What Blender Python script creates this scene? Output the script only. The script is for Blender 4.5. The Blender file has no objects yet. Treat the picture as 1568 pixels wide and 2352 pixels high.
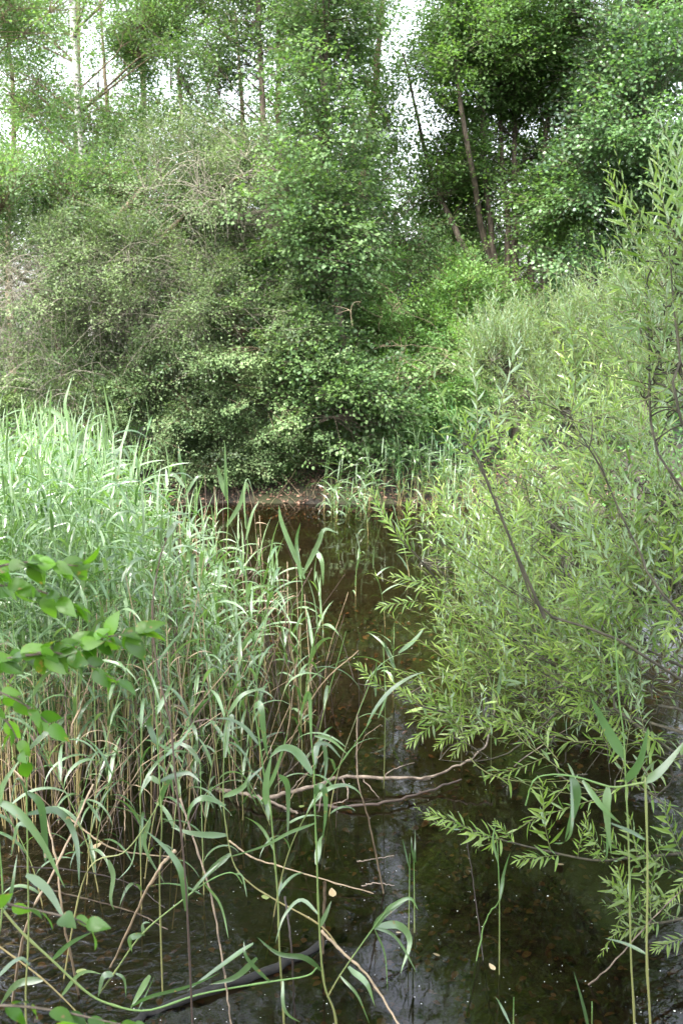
import bpy, math, random
import numpy as np
from mathutils import Vector, noise as mnoise
R = math.radians
rng = np.random.default_rng(7); random.seed(7)
S = bpy.context.scene
C = S.collection

# ------------------------------------------------------------------ camera
F = 2522.0; PITCH = R(-10.0); CAMZ = 2.6
cam = bpy.data.cameras.new('camera'); camo = bpy.data.objects.new('camera', cam); C.objects.link(camo)
cam.sensor_fit = 'VERTICAL'; cam.sensor_height = 36; cam.lens = 18 / math.tan(R(25)); cam.clip_end = 900; cam.clip_start = .05
camo.location = (0, 0, CAMZ); camo.rotation_euler = (R(90) + PITCH, 0, 0)
cam.dof.use_dof = True; cam.dof.focus_distance = 5.6; cam.dof.aperture_fstop = 6.3
S.camera = camo
# ------------------------------------------------------------------ world, sun, exposure
SUN_EL, SUN_AZ = R(56), R(-150)          # azimuth measured from +Y, clockwise
w = bpy.data.worlds.new('World'); S.world = w; w.use_nodes = True
nt = w.node_tree; bg = nt.nodes['Background']
sky = nt.nodes.new('ShaderNodeTexSky'); sky.sky_type = 'NISHITA'; sky.sun_disc = False
sky.sun_elevation = SUN_EL; sky.sun_rotation = SUN_AZ; sky.dust_density = 4; sky.air_density = 1.0
hs = nt.nodes.new('ShaderNodeHueSaturation'); hs.inputs['Saturation'].default_value = .38; hs.inputs['Value'].default_value = 2.15
nt.links.new(sky.outputs[0], hs.inputs['Color']); nt.links.new(hs.outputs[0], bg.inputs[0]); bg.inputs[1].default_value = .15
sl = bpy.data.lights.new('sun', 'SUN'); sl.energy = 2.6; sl.angle = R(6); sl.color = (1, .96, .9)
so = bpy.data.objects.new('sun', sl); C.objects.link(so)
d = Vector((math.sin(SUN_AZ) * math.cos(SUN_EL), math.cos(SUN_AZ) * math.cos(SUN_EL), math.sin(SUN_EL)))
so.rotation_euler = d.to_track_quat('Z', 'Y').to_euler(); so.location = d * 50
S.view_settings.view_transform = 'Standard'; S.view_settings.look = 'None'; S.view_settings.gamma = 1
S.view_settings.exposure = 1.85
S.render.engine = 'CYCLES'
S.cycles.max_bounces = 7; S.cycles.diffuse_bounces = 3; S.cycles.glossy_bounces = 3; S.cycles.transmission_bounces = 4
S.cycles.transparent_max_bounces = 6; S.cycles.use_denoising = True; S.cycles.caustics_reflective = False; S.cycles.caustics_refractive = False

# ------------------------------------------------------------------ helpers
cp, sp = math.cos(PITCH), math.sin(PITCH)
def ray(u, v):
    a, b = (u - 784) / F, (1176 - v) / F
    return np.array([a, cp - b * sp, sp + b * cp])
def at(u, v, Y):                     # the point of the place seen there, Y metres ahead
    d_ = ray(u, v); return np.array([0, 0, CAMZ]) + d_ * (Y / d_[1])
def onz(u, v, z=0.0):
    d_ = ray(u, v); return np.array([0, 0, CAMZ]) + d_ * ((z - CAMZ) / d_[2])
def unit(a):
    a = np.asarray(a, float); return a / (np.linalg.norm(a, axis=-1, keepdims=True) + 1e-9)
def tag(o, label=None, cat=None, group=None, kind=None):
    if label: o['label'] = label
    if cat: o['category'] = cat
    if group: o['group'] = group
    if kind: o['kind'] = kind
    return o
def empty(name, loc, label, cat, group=None):
    o = bpy.data.objects.new(name, None); C.objects.link(o); o.location = [float(c) for c in loc]; o.empty_display_size = .2
    return tag(o, label, cat, group)

class Geo:
    """collects quad arrays, with one random number per face and optional second attribute"""
    def __init__(s): s.V = []; s.Q = []; s.A = []; s.n = 0
    def add(s, V, Q, a):
        V = np.asarray(V, float).reshape(-1, 3); Q = np.asarray(Q, int).reshape(-1, 4)
        s.V.append(V); s.Q.append(Q + s.n); s.n += len(V)
        s.A.append(np.broadcast_to(np.asarray(a, float), (len(Q),)).copy())
    def mesh(s, name, smooth=True, origin=(0, 0, 0)):
        me = bpy.data.meshes.new(name)
        if not s.V: return me
        V = np.concatenate(s.V) - np.asarray(origin, float); Q = np.concatenate(s.Q); A = np.concatenate(s.A)
        me.vertices.add(len(V)); me.vertices.foreach_set('co', V.astype(np.float32).ravel())
        me.loops.add(len(Q) * 4); me.loops.foreach_set('vertex_index', Q.astype(np.int32).ravel())
        me.polygons.add(len(Q)); me.polygons.foreach_set('loop_start', np.arange(0, len(Q) * 4, 4, dtype=np.int32))
        me.polygons.foreach_set('use_smooth', np.full(len(Q), smooth))
        at_ = me.attributes.new('rnd', 'FLOAT', 'FACE'); at_.data.foreach_set('value', A.astype(np.float32))
        me.update(calc_edges=True); return me
    def obj(s, name, mat, parent=None, smooth=True, origin=None):
        org = origin if origin is not None else (parent.location if parent is not None else (0, 0, 0))
        me = s.mesh(name, smooth, tuple(org)); me.materials.append(mat)
        o = bpy.data.objects.new(name, me); C.objects.link(o)
        if parent is not None: o.parent = parent
        elif origin is not None: o.location = [float(c) for c in origin]
        return o

def tubes(P, Rr, k=5):
    """P (B,n,3) centre lines, Rr (B,n) radii -> verts, quads (capped open)"""
    P = np.asarray(P, float); B, n, _ = P.shape; Rr = np.broadcast_to(Rr, (B, n))
    T = unit(np.gradient(P, axis=1)); ref = np.tile(np.array([.13, .21, 1.0]), (B, n, 1))
    flat = np.abs((T * unit(ref)).sum(-1)) > .93; ref[flat] = (1, .2, .1)
    A = unit(np.cross(T, ref)); Bn = np.cross(T, A)
    th = np.arange(k) * 2 * math.pi / k
    V = P[:, :, None] + Rr[:, :, None, None] * (A[:, :, None] * np.cos(th)[None, None, :, None] + Bn[:, :, None] * np.sin(th)[None, None, :, None])
    i = np.arange(B)[:, None, None] * n * k + np.arange(n - 1)[None, :, None] * k; j = np.arange(k)[None, None, :]; j2 = (j + 1) % k
    Q = np.stack([i + j, i + j2, i + k + j2, i + k + j], -1)
    return V.reshape(-1, 3), Q.reshape(-1, 4)
def bez(a, b, c, n):
    t = np.linspace(0, 1, n)[:, None]
    return (1 - t) ** 2 * a + 2 * t * (1 - t) * b + t * t * c
def smooth_path(pts, n):
    P = np.asarray(pts, float)
    if len(P) < 3: return P[0] + (P[-1] - P[0]) * np.linspace(0, 1, n)[:, None]
    E = np.vstack([2 * P[0] - P[1], P, 2 * P[-1] - P[-2]]); out = []
    for tt in np.linspace(0, len(P) - 1 - 1e-6, n):
        i = int(tt); t = tt - i; p0, p1, p2, p3 = E[i:i + 4]
        out.append(.5 * ((2 * p1) + (-p0 + p2) * t + (2 * p0 - 5 * p1 + 4 * p2 - p3) * t * t + (-p0 + 3 * p1 - 3 * p2 + p3) * t ** 3))
    return np.array(out)
def strip(C_, W, Nn, fold=.18):
    """leaf blade: centreline (n,3), half widths (n,), surface normals (n,3)"""
    C_ = np.asarray(C_, float); T = unit(np.gradient(C_, axis=0)); Sd = unit(np.cross(T, Nn)); N2 = np.cross(Sd, T)
    W = np.asarray(W)[:, None]
    V = np.stack([C_ - Sd * W + N2 * W * fold, C_, C_ + Sd * W + N2 * W * fold], 1)
    n = len(C_); i = np.arange(n - 1)[:, None] * 3; j = np.arange(2)[None]
    Q = np.stack([i + j, i + j + 1, i + j + 4, i + j + 3], -1)
    return V.reshape(-1, 3), Q.reshape(-1, 4)
def blade(n, wfun, droop, width):
    t = np.linspace(0, 1, n); x = t.copy(); z = -droop * t * t
    C_ = np.stack([x, np.zeros(n), z], 1); return strip(C_, np.array([wfun(a) for a in t]) * width, np.tile((0, 0, 1.), (n, 1)))
lanc = lambda t: math.sin(math.pi * min(1, t * .96 + .02)) ** .8 * (1.15 - .5 * t)
ovat = lambda t: max(.02, math.sin(math.pi * t ** .8)) ** .75
FAR = (np.array([[0, 0, 0], [.5, .36, .08], [1, 0, -.06], [.42, -.36, .08]]), np.array([[0, 3, 2, 1]]))
OVAL = blade(5, ovat, .22, .34)
ROUND = blade(5, ovat, .15, .43)
WIL6 = blade(5, lanc, .25, .088)
WIL4 = (np.array([[0, 0, 0], [.4, .085, .03], [1, 0, -.15], [.4, -.085, .03]]), np.array([[0, 3, 2, 1]]))
def frames(X, N):
    X = unit(X); Y = unit(np.cross(N, X)); Z = np.cross(X, Y); return X, Y, Z
def scatter(geo, proto, P, X, N, s, rnd):
    """instances of proto (V,Q) at P with x axis X, normal N, scale s -> geo"""
    V, Q = proto; X, Y, Z = frames(X, N); s = np.asarray(s)[:, None, None]
    W = P[:, None] + s * (V[None, :, :1] * X[:, None] + V[None, :, 1:2] * Y[:, None] + V[None, :, 2:] * Z[:, None])
    m = len(V); QQ = Q[None] + (np.arange(len(P)) * m)[:, None, None]
    geo.add(W.reshape(-1, 3), QQ.reshape(-1, 4), np.repeat(rnd, len(Q)))
def rndn(*s): return rng.normal(size=s)

# ------------------------------------------------------------------ materials
def new_mat(name):
    m = bpy.data.materials.new(name); m.use_nodes = True; nt = m.node_tree; nt.nodes.clear()
    return m, nt, lambda t: nt.nodes.new('ShaderNode' + t)
def leaf_mat(name, a, b, back=None, trans=.35, rough=.42, spec=.5, tcol=None, objvar=.25, spots=0.):
    m, nt, N = new_mat(name); L = nt.links.new
    out = N('OutputMaterial'); p = N('BsdfPrincipled'); tr = N('BsdfTranslucent'); mx = N('MixShader')
    at_ = N('Attribute'); at_.attribute_name = 'rnd'
    r = N('ValToRGB'); e = r.color_ramp.elements
    e[0].color = (*a, 1); e[1].color = (*b, 1); e[0].position = .1; e[1].position = .9
    L(at_.outputs['Fac'], r.inputs[0])
    oi = N('ObjectInfo'); hv = N('HueSaturation'); mr = N('MapRange'); mr.inputs[3].default_value = 1 - objvar; mr.inputs[4].default_value = 1 + objvar
    L(oi.outputs['Random'], mr.inputs[0]); L(mr.outputs[0], hv.inputs['Value']); L(r.outputs[0], hv.inputs['Color'])
    col = hv.outputs[0]
    if spots:
        tc_ = N('TexCoord'); nz = N('TexNoise'); nz.inputs['Scale'].default_value = 38; nz.inputs['Detail'].default_value = 4; rs = N('ValToRGB'); rs.color_ramp.elements[0].position = spots; rs.color_ramp.elements[1].position = spots + .05
        n3 = N('TexNoise'); n3.inputs['Scale'].default_value = 7; mv = N('MapRange'); mv.inputs[1].default_value = .3; mv.inputs[2].default_value = .7; mv.inputs[3].default_value = .72; mv.inputs[4].default_value = 1.25
        h2 = N('HueSaturation'); L(tc_.outputs['Object'], n3.inputs[0]); L(n3.outputs[0], mv.inputs[0]); L(mv.outputs[0], h2.inputs['Value']); L(col, h2.inputs['Color'])
        ms = N('MixRGB'); ms.inputs[2].default_value = (.20, .15, .06, 1); L(tc_.outputs['Object'], nz.inputs[0]); L(nz.outputs[0], rs.inputs[0]); L(rs.outputs[0], ms.inputs[0]); L(h2.outputs[0], ms.inputs[1]); col = ms.outputs[0]
    if back:
        g = N('NewGeometry'); mc = N('MixRGB'); mc.inputs[2].default_value = (*back, 1)
        L(g.outputs['Backfacing'], mc.inputs[0]); L(col, mc.inputs[1]); top = mc.outputs[0]
    else: top = col
    L(top, p.inputs['Base Color']); p.inputs['Roughness'].default_value = rough; p.inputs['Specular IOR Level'].default_value = spec
    tc = N('MixRGB'); tc.blend_type = 'MULTIPLY'; tc.inputs[0].default_value = 1; tc.inputs[2].default_value = (*(tcol or (1.5, 1.7, .7)), 1)
    L(col, tc.inputs[1]); L(tc.outputs[0], tr.inputs[0])
    mx.inputs[0].default_value = trans; L(p.outputs[0], mx.inputs[1]); L(tr.outputs[0], mx.inputs[2]); L(mx.outputs[0], out.inputs[0])
    return m
def bark_mat(name, a, b, scale=20, rough=.85, stretch=(1, 1, .2), bump=.3):
    m, nt, N = new_mat(name); L = nt.links.new
    out = N('OutputMaterial'); p = N('BsdfPrincipled'); tc = N('TexCoord'); mp = N('Mapping'); mp.inputs['Scale'].default_value = stretch
    nz = N('TexNoise'); nz.inputs['Scale'].default_value = scale; nz.inputs['Detail'].default_value = 5
    r = N('ValToRGB'); r.color_ramp.elements[0].color = (*a, 1); r.color_ramp.elements[1].color = (*b, 1)
    r.color_ramp.elements[0].position = .35; r.color_ramp.elements[1].position = .65
    bp = N('Bump'); bp.inputs['Strength'].default_value = bump; bp.inputs['Distance'].default_value = .01
    L(tc.outputs['Object'], mp.inputs[0]); L(mp.outputs[0], nz.inputs[0]); L(nz.outputs[0], r.inputs[0]); L(r.outputs[0], p.inputs['Base Color'])
    L(nz.outputs[0], bp.inputs['Height']); L(bp.outputs[0], p.inputs['Normal'])
    p.inputs['Roughness'].default_value = rough; L(p.outputs[0], out.inputs[0]); return m
def stem_mat(name, a, b, rough=.5):
    m, nt, N = new_mat(name); L = nt.links.new
    out = N('OutputMaterial'); p = N('BsdfPrincipled'); at_ = N('Attribute'); at_.attribute_name = 'rnd'
    r = N('ValToRGB'); r.color_ramp.elements[0].color = (*a, 1); r.color_ramp.elements[1].color = (*b, 1)
    r.color_ramp.elements[0].position = .2; r.color_ramp.elements[1].position = .8
    L(at_.outputs['Fac'], r.inputs[0]); L(r.outputs[0], p.inputs['Base Color']); p.inputs['Roughness'].default_value = rough
    L(p.outputs[0], out.inputs[0]); return m
M = {}
M['reed'] = leaf_mat('reed_leaf', (.062, .118, .045), (.15, .22, .115), None, .3, .27, 1.0, (1.4, 1.75, .45), spots=.66)
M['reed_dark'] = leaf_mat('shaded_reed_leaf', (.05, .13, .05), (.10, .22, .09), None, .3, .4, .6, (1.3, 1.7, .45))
M['reed_dry'] = leaf_mat('dry_reed_leaf', (.30, .20, .10), (.46, .36, .20), None, .2, .6, .3, (1, .9, .6))
M['reed_stem'] = stem_mat('reed_stem', (.26, .21, .09), (.10, .19, .05))
M['cane'] = stem_mat('dry_cane', (.07, .048, .03), (.28, .21, .13), .6)
M['cane_dark'] = stem_mat('dark_cane', (.035, .025, .02), (.09, .06, .045), .6)
M['alder'] = leaf_mat('alder_leaf', (.055, .11, .04), (.13, .21, .07), (.11, .17, .09), .36, .5, .35)
M['birch'] = leaf_mat('birch_leaf', (.08, .145, .062), (.17, .26, .115), None, .45, .5, .4)
M['aspen'] = leaf_mat('aspen_leaf', (.055, .115, .045), (.13, .22, .09), (.13, .2, .14), .4, .35, .7)
M['bright'] = leaf_mat('bright_tree_leaf', (.075, .15, .05), (.165, .27, .09), None, .42, .55, .35)
M['sallow'] = leaf_mat('sallow_leaf', (.08, .14, .055), (.18, .255, .11), (.16, .21, .14), .28, .6, .3)
M['dull'] = leaf_mat('dull_sallow_leaf', (.085, .14, .055), (.18, .25, .105), (.18, .21, .15), .3, .55, .35)
M['willow'] = leaf_mat('willow_leaf', (.07, .145, .028), (.23, .32, .07), (.28, .37, .25), .33, .27, .6, spots=.73)
M['willow_fine'] = leaf_mat('fine_willow_leaf', (.09, .155, .045), (.20, .28, .10), (.23, .31, .20), .34, .4, .5, spots=.75)
M['hazel'] = leaf_mat('broad_leaf', (.045, .12, .014), (.085, .18, .026), None, .45, .33, .5, (2.4, 2.5, .5), .3, spots=.64)
M['under'] = leaf_mat('undergrowth_leaf', (.04, .09, .03), (.09, .22, .052), None, .3, .5, .4)
M['bark'] = bark_mat('grey_brown_bark', (.045, .035, .025), (.14, .11, .08))
M['bark_pale'] = bark_mat('pale_twig_bark', (.10, .095, .065), (.24, .22, .17), 30)
M['bark_willow'] = bark_mat('olive_willow_bark', (.022, .02, .012), (.065, .058, .035), 30)
M['bark_mid'] = bark_mat('brown_twig_bark', (.10, .075, .045), (.22, .17, .11), 30)
M['bark_lichen'] = bark_mat('lichen_bark', (.08, .065, .03), (.20, .165, .075), 30)
M['birch_bark'] = bark_mat('birch_bark', (.10, .09, .08), (.72, .70, .66), 9, .6, (1, 1, 2.2), .1)
M['birch_bark'].node_tree.nodes['Color Ramp'].color_ramp.elements[0].position = .38
M['birch_bark'].node_tree.nodes['Color Ramp'].color_ramp.elements[1].position = .46
M['log'] = bark_mat('wet_log_bark', (.002, .002, .0015), (.012, .010, .008), 25, .8, (1, 1, 1), .6)
M['dead'] = bark_mat('bleached_branch', (.08, .06, .045), (.26, .205, .155), 22, .7, (1, 1, 1))
M['litter'] = leaf_mat('sunken_leaf', (.02, .014, .009), (.20, .105, .055), None, 0.05, .6, .3, (1, 1, 1))
M['float_leaf'] = leaf_mat('fallen_leaf', (.25, .18, .09), (.38, .30, .18), None, .15, .5, .4, (1, 1, 1))
M['green_float'] = leaf_mat('fallen_green_leaf', (.14, .18, .05), (.22, .26, .10), None, .15, .4, .5, (1, 1, 1))
m, nt, N = new_mat('speck'); o_ = N('OutputMaterial'); p_ = N('BsdfPrincipled'); p_.inputs['Base Color'].default_value = (.7, .68, .62, 1); nt.links.new(p_.outputs[0], o_.inputs[0]); M['speck'] = m

# ground
m, nt, N = new_mat('ground_soil'); L = nt.links.new; M['ground'] = m
out = N('OutputMaterial'); p = N('BsdfPrincipled'); tc = N('TexCoord')
n1 = N('TexNoise'); n1.inputs['Scale'].default_value = 9; n1.inputs['Detail'].default_value = 8; n1.inputs['Roughness'].default_value = .7
r1 = N('ValToRGB'); e = r1.color_ramp.elements; e[0].color = (.008, .007, .005, 1); e[0].position = .36; e[1].color = (.050, .038, .024, 1); e[1].position = .68
L(tc.outputs['Object'], n1.inputs[0]); L(n1.outputs[0], r1.inputs[0])
n2 = N('TexNoise'); n2.inputs['Scale'].default_value = 1.3; n2.inputs['Detail'].default_value = 4
r2 = N('ValToRGB'); r2.color_ramp.elements[0].position = .45; r2.color_ramp.elements[1].position = .65
L(tc.outputs['Object'], n2.inputs[0]); L(n2.outputs[0], r2.inputs[0])
mg = N('MixRGB'); mg.inputs[2].default_value = (.035, .04, .012, 1); L(r2.outputs[0], mg.inputs[0]); L(r1.outputs[0], mg.inputs[1])
L(mg.outputs[0], p.inputs['Base Color']); p.inputs['Roughness'].default_value = .85
bp = N('Bump'); bp.inputs['Strength'].default_value = .6; bp.inputs['Distance'].default_value = .03; L(n1.outputs[0], bp.inputs['Height']); L(bp.outputs[0], p.inputs['Normal'])
L(p.outputs[0], out.inputs[0])

# water: clear brown water, mirror by Fresnel, rippled more over the shallows on the left
m, nt, N = new_mat('pond_water'); L = nt.links.new; M['water'] = m
out = N('OutputMaterial'); fr = N('Fresnel'); fr.inputs[0].default_value = 1.48; gl = N('BsdfGlossy'); gl.inputs['Roughness'].default_value = .015
tr = N('BsdfTransparent'); tr.inputs[0].default_value = (.50, .45, .33, 1); mx = N('MixShader')
tc = N('TexCoord'); mp = N('Mapping'); mp.inputs['Scale'].default_value = (1, 1.0, 1)
na = N('TexNoise'); na.inputs['Scale'].default_value = 16; na.inputs['Detail'].default_value = 3; na.inputs['Distortion'].default_value = .6
nb = N('TexNoise'); nb.inputs['Scale'].default_value = 2.2; nb.inputs['Detail'].default_value = 2
L(tc.outputs['Object'], mp.inputs[0]); L(mp.outputs[0], na.inputs[0]); L(tc.outputs['Object'], nb.inputs[0])
vd = N('VectorMath'); vd.operation = 'DISTANCE'; vd.inputs[1].default_value = (-1.7, 4.3, 0); L(tc.outputs['Object'], vd.inputs[0])
mr = N('MapRange'); mr.inputs[1].default_value = .2; mr.inputs[2].default_value = 1.5; mr.inputs[3].default_value = .03; mr.inputs[4].default_value = .00022; mr.interpolation_type = 'SMOOTHSTEP'
L(vd.outputs['Value'], mr.inputs[0])
ml = N('Math'); ml.operation = 'MULTIPLY'; L(na.outputs[0], ml.inputs[0]); L(mr.outputs[0], ml.inputs[1])
m2 = N('Math'); m2.operation = 'MULTIPLY'; m2.inputs[1].default_value = .002; L(nb.outputs[0], m2.inputs[0])
ad = N('Math'); ad.operation = 'ADD'; L(ml.outputs[0], ad.inputs[0]); L(m2.outputs[0], ad.inputs[1])
bp = N('Bump'); bp.inputs['Strength'].default_value = 1; bp.inputs['Distance'].default_value = 1; L(ad.outputs[0], bp.inputs['Height'])
L(bp.outputs[0], fr.inputs['Normal']); L(bp.outputs[0], gl.inputs['Normal'])
L(fr.outputs[0], mx.inputs[0]); L(tr.outputs[0], mx.inputs[1]); L(gl.outputs[0], mx.inputs[2]); L(mx.outputs[0], out.inputs[0])

# ------------------------------------------------------------------ ground, pond bed, water
def sstep(a, b, x): t = np.clip((x - a) / (b - a), 0, 1); return t * t * (3 - 2 * t)
def ground_h(x, y):
    x = np.asarray(x, float); y = np.asarray(y, float)
    q = ((x + .9) / 5.6) ** 4 + ((y - 9.1) / 6.3) ** 4
    inside = -.30 * np.sqrt(np.clip(1 - q, 0, 1)); outside = .62 * (1 - np.exp(-np.clip(q - 1, 0, 60) * .7))
    h = np.where(q < 1, inside, outside)
    h = h + .9 * sstep(2.7, .6, y) * sstep(9, 5, np.abs(x))
    h = h + .24 * np.exp(-(((x + 1.9) / .75) ** 2 + ((y - 4.3) / .8) ** 2))
    amp = np.where(q < 1, .012, .05)
    return h + amp * (np.sin(x * 2.1 + 1.3 * np.sin(y * 1.7)) + np.sin(y * 2.9 + x * .9)) * .5
gx = np.concatenate([-np.geomspace(300, 10, 14), np.linspace(-9.5, 9.5, 110), np.geomspace(10, 300, 14)])
gy = np.concatenate([-np.geomspace(120, 4, 10), np.linspace(-3.5, 24, 150), np.geomspace(25, 600, 16)])
X, Y = np.meshgrid(gx, gy); Z = ground_h(X, Y)
V = np.stack([X, Y, Z], -1).reshape(-1, 3); nx, ny = len(gx), len(gy)
i = (np.arange(ny - 1)[:, None] * nx + np.arange(nx - 1)[None])
g = Geo(); g.add(V, np.stack([i, i + 1, i + nx + 1, i + nx], -1).reshape(-1, 4), .5); tag(g.obj('ground', M['ground']), kind='structure')
g = Geo(); g.add([[-9, .8, 0], [9, .8, 0], [9, 18, 0], [-9, 18, 0]], [[0, 1, 2, 3]], .5); tag(g.obj('water', M['water'], smooth=False), kind='structure')

# sunken leaves on the pond bed, floating specks
n = 20000; x = rng.uniform(-3.6, 3.2, n); y = 3.0 + 8 * rng.random(n) ** 1.9
clump = np.array([mnoise.noise(Vector((a * 1.6, b * 1.6, 3))) for a, b in zip(x, y)]); k = clump + rng.random(n) * .8 > .15; x, y = x[k], y[k]; n = len(x)
Pz = np.stack([x, y, ground_h(x, y) + .01 + .02 * rng.random(n)], 1)
g = Geo(); nn = unit(np.stack([rndn(n) * .35, rndn(n) * .35, np.ones(n)], 1)); scatter(g, OVAL, Pz, np.stack([rndn(n), rndn(n), rndn(n) * .1], 1), nn, rng.uniform(.018, .055, n), rng.random(n) ** 2.0)
tag(g.obj('leaf_litter', M['litter']), 'brown fallen leaves lying on the pond bed under clear water', 'leaf litter', kind='stuff')
n = 1500; y = 3.2 + 11 * rng.random(n) ** 1.5; x = rng.uniform(-.42, .40, n) * y
P = np.stack([x, y, np.full(n, .003)], 1); a = rng.random(n) * 6.28; s = rng.uniform(.0008, .0022, n) * (1 + (rng.random(n) > .96) * 1.0)
g = Geo(); hexq = (np.array([[-1, -1, 0], [1, -.8, 0], [.9, 1, .2], [-.8, .9, 0]]), np.array([[0, 1, 2, 3]]))
scatter(g, hexq, P, np.stack([np.cos(a), np.sin(a), 0 * a], 1), np.tile((0, 0, 1.), (n, 1)), s, rng.random(n))
tag(g.obj('floating_specks', M['speck']), 'tiny pale specks of seed fluff floating on the dark water', 'specks', kind='stuff')

# ------------------------------------------------------------------ trees and shrubs
YOFF = 0.
def blob(u, v, Y, ru, rv, ry, n):
    Y += YOFF; return (at(u, v, Y), np.array([ru * Y / F, ry, rv * Y / F]), n)
def cluster_points(blobs, clump, fr, shell=.45):
    out = []; bid = []
    for bi, (c, r, n) in enumerate(blobs):
        k = 0; tries = 0
        while k < n and tries < n * 12:
            tries += 1
            if shell is None:
                gq = np.clip(rndn(3), -1.9, 1.9); p_ = c + gq * r * .72
            else:
                d_ = unit(rndn(3)); rr = rng.random() ** shell; p_ = c + d_ * r * rr
            if p_[2] < .15: continue
            if clump:
                nz_ = mnoise.noise(Vector(p_ * fr)) + .5 * mnoise.noise(Vector(p_ * fr * 2.3 + 7.0))
                if nz_ < clump * (rng.random() * .45 - .12): continue
            out.append(p_); bid.append(bi); k += 1
    return np.array(out), np.array(bid)
def limb_paths(trunks, blobs, per):
    """one or more limbs from the nearest trunk into each blob"""
    T = np.concatenate([t[:, :3] for t in trunks]); limbs = []
    for c, r, n in blobs:
        for _ in range(per):
            e_ = c + unit(rndn(3)) * r * rng.uniform(.25, .8)
            hd = np.linalg.norm((T - e_)[:, :2], axis=1); dz = e_[2] - T[:, 2]
            cost = np.abs(dz - hd * .75) + hd * .9 + rng.random(len(T)) * .25
            s_ = T[np.argmin(cost)]; mid = s_ * .45 + e_ * .55 + np.array([0, 0, .12 * hd.min() - .1]) + rndn(3) * .08
            limbs.append(bez(s_, mid, e_, 9) + rndn(9, 3) * .015 * np.linspace(0, 1, 9)[:, None])
    return np.array(limbs)
def plant(name, label, cat, base, trunks, blobs, leafm, barkm, lsize, proto=FAR, per_cluster=40, sig=.16, flat=.55, clump=.5, fr=.9, per=4, limbr=.02,
          twigm=None, group=None, droop=.25, twigr=.0042, crown_name='crown', shell=None, at_sky=True):
    if name not in ('shrub', 'grey_willow'): blobs = [(c, r, int(n * ((1.8 if at_sky else 1.75) if name != 'background_tree' else 1.3))) for c, r, n in blobs]; sig *= .85; per_cluster = int(per_cluster * .7)
    lsize *= .70 if name not in ('background_tree', 'shrub') else .85; per_cluster = int(per_cluster * (1.35 if name == 'background_tree' else 2.3))
    base = np.asarray(base, float); root = empty(name, base, label, cat, group)
    tr = [np.asarray(t, float) for t in trunks]
    g = Geo()
    paths = []
    for t in tr:
        n = 22; P = smooth_path(t[:, :3], n) + np.concatenate([np.zeros((1, 3)), rndn(n - 1, 3) * .01]); Rr = np.interp(np.linspace(0, 1, n), np.linspace(0, 1, len(t)), t[:, 3])
        V, Q = tubes(P[None], Rr[None], 9); g.add(V, Q, rng.random()); paths.append(P)
    g.obj('trunk', barkm, root)
    cl, bid = cluster_points(blobs, clump, fr, shell)
    lb = limb_paths(paths, blobs, per)
    g = Geo(); Rr = np.linspace(1, .25, 9)[None] * (limbr * rng.uniform(.6, 1.2, (len(lb), 1))); V, Q = tubes(lb, Rr, 6); g.add(V, Q, .5)
    # twigs from the nearest limb sample to every cluster
    S_ = lb.reshape(-1, 3); idx = np.empty(len(cl), int)
    for a in range(0, len(cl), 500):
        D = np.linalg.norm(cl[a:a + 500, None] - S_[None], axis=2) + 3 * (S_[None, :, 2] > cl[a:a + 500, None, 2] + .2); idx[a:a + 500] = D.argmin(1)
    s_ = S_[idx]; t = np.linspace(0, 1, 5)[None, :, None]; mid = .5 * (s_ + cl) + np.array([0, 0, .06]) + rndn(len(cl), 3) * .06
    P = (1 - t) ** 2 * s_[:, None] + 2 * t * (1 - t) * mid[:, None] + t * t * cl[:, None]
    V, Q = tubes(P, np.linspace(1.6, .5, 5)[None] * twigr, 3); g.add(V, Q, .5)
    outd = unit(cl - s_ + np.array([0, 0, .05])); m3 = 4
    tip = cl[:, None] + (outd[:, None] * .9 + rndn(len(cl), m3, 3) * np.array([.8, .8, .45])) * sig * 1.7
    P = cl[:, None, None] + (tip - cl[:, None])[:, :, None] * np.linspace(0, 1, 3)[None, None, :, None]
    V, Q = tubes(P.reshape(-1, 3, 3), np.linspace(1, .4, 3)[None] * twigr * .6, 3); g.add(V, Q, .5)
    g.obj('branchwork', twigm or barkm, root)
    n = len(cl) * per_cluster
    if n:
        ci = np.repeat(np.arange(len(cl)), per_cluster)
        tj = rng.integers(0, m3, n); off = (tip[ci, tj] - cl[ci]) * rng.random(n)[:, None] * 1.1 + rndn(n, 3) * sig * .42 * np.array([1, 1, flat])
        P = cl[ci] + off; Xd = unit(off) + rndn(n, 3) * .5 + np.array([0, 0, -droop]) + outd[ci] * .4
        cN = rndn(len(cl), 3) * .38; Nn = unit(cN[ci] + rndn(n, 3) * .22 + np.array([0, -.12, 1.0])); cr = rng.random(len(cl))
        g = Geo(); scatter(g, proto, P, Xd, Nn, lsize * rng.uniform(.6, 1.25, n), np.clip(.8 * cr[ci] + .2 * rng.random(n), 0, 1))
        g.obj(crown_name, leafm, root)
    return root
def trunk_px(pts, extra=()):     # pts: (u, v, Y, radius)
    return np.array([[*at(u, v, Y), r] for u, v, Y, r in pts] + list(extra))
def down(u, v, Y, r):            # the foot on the ground under a point
    p_ = at(u, v, Y); return np.array([p_[0], p_[1], float(ground_h(p_[0], p_[1])) - .05, r])
def tk(pts, r0):                 # trunk from the ground below the last listed point upwards; pts listed from low to high
    u, v, Y, r = pts[0]; f = down(u, v, Y, r0); return np.vstack([f, trunk_px(pts)])

TG = 'trees on the far bank'
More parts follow.
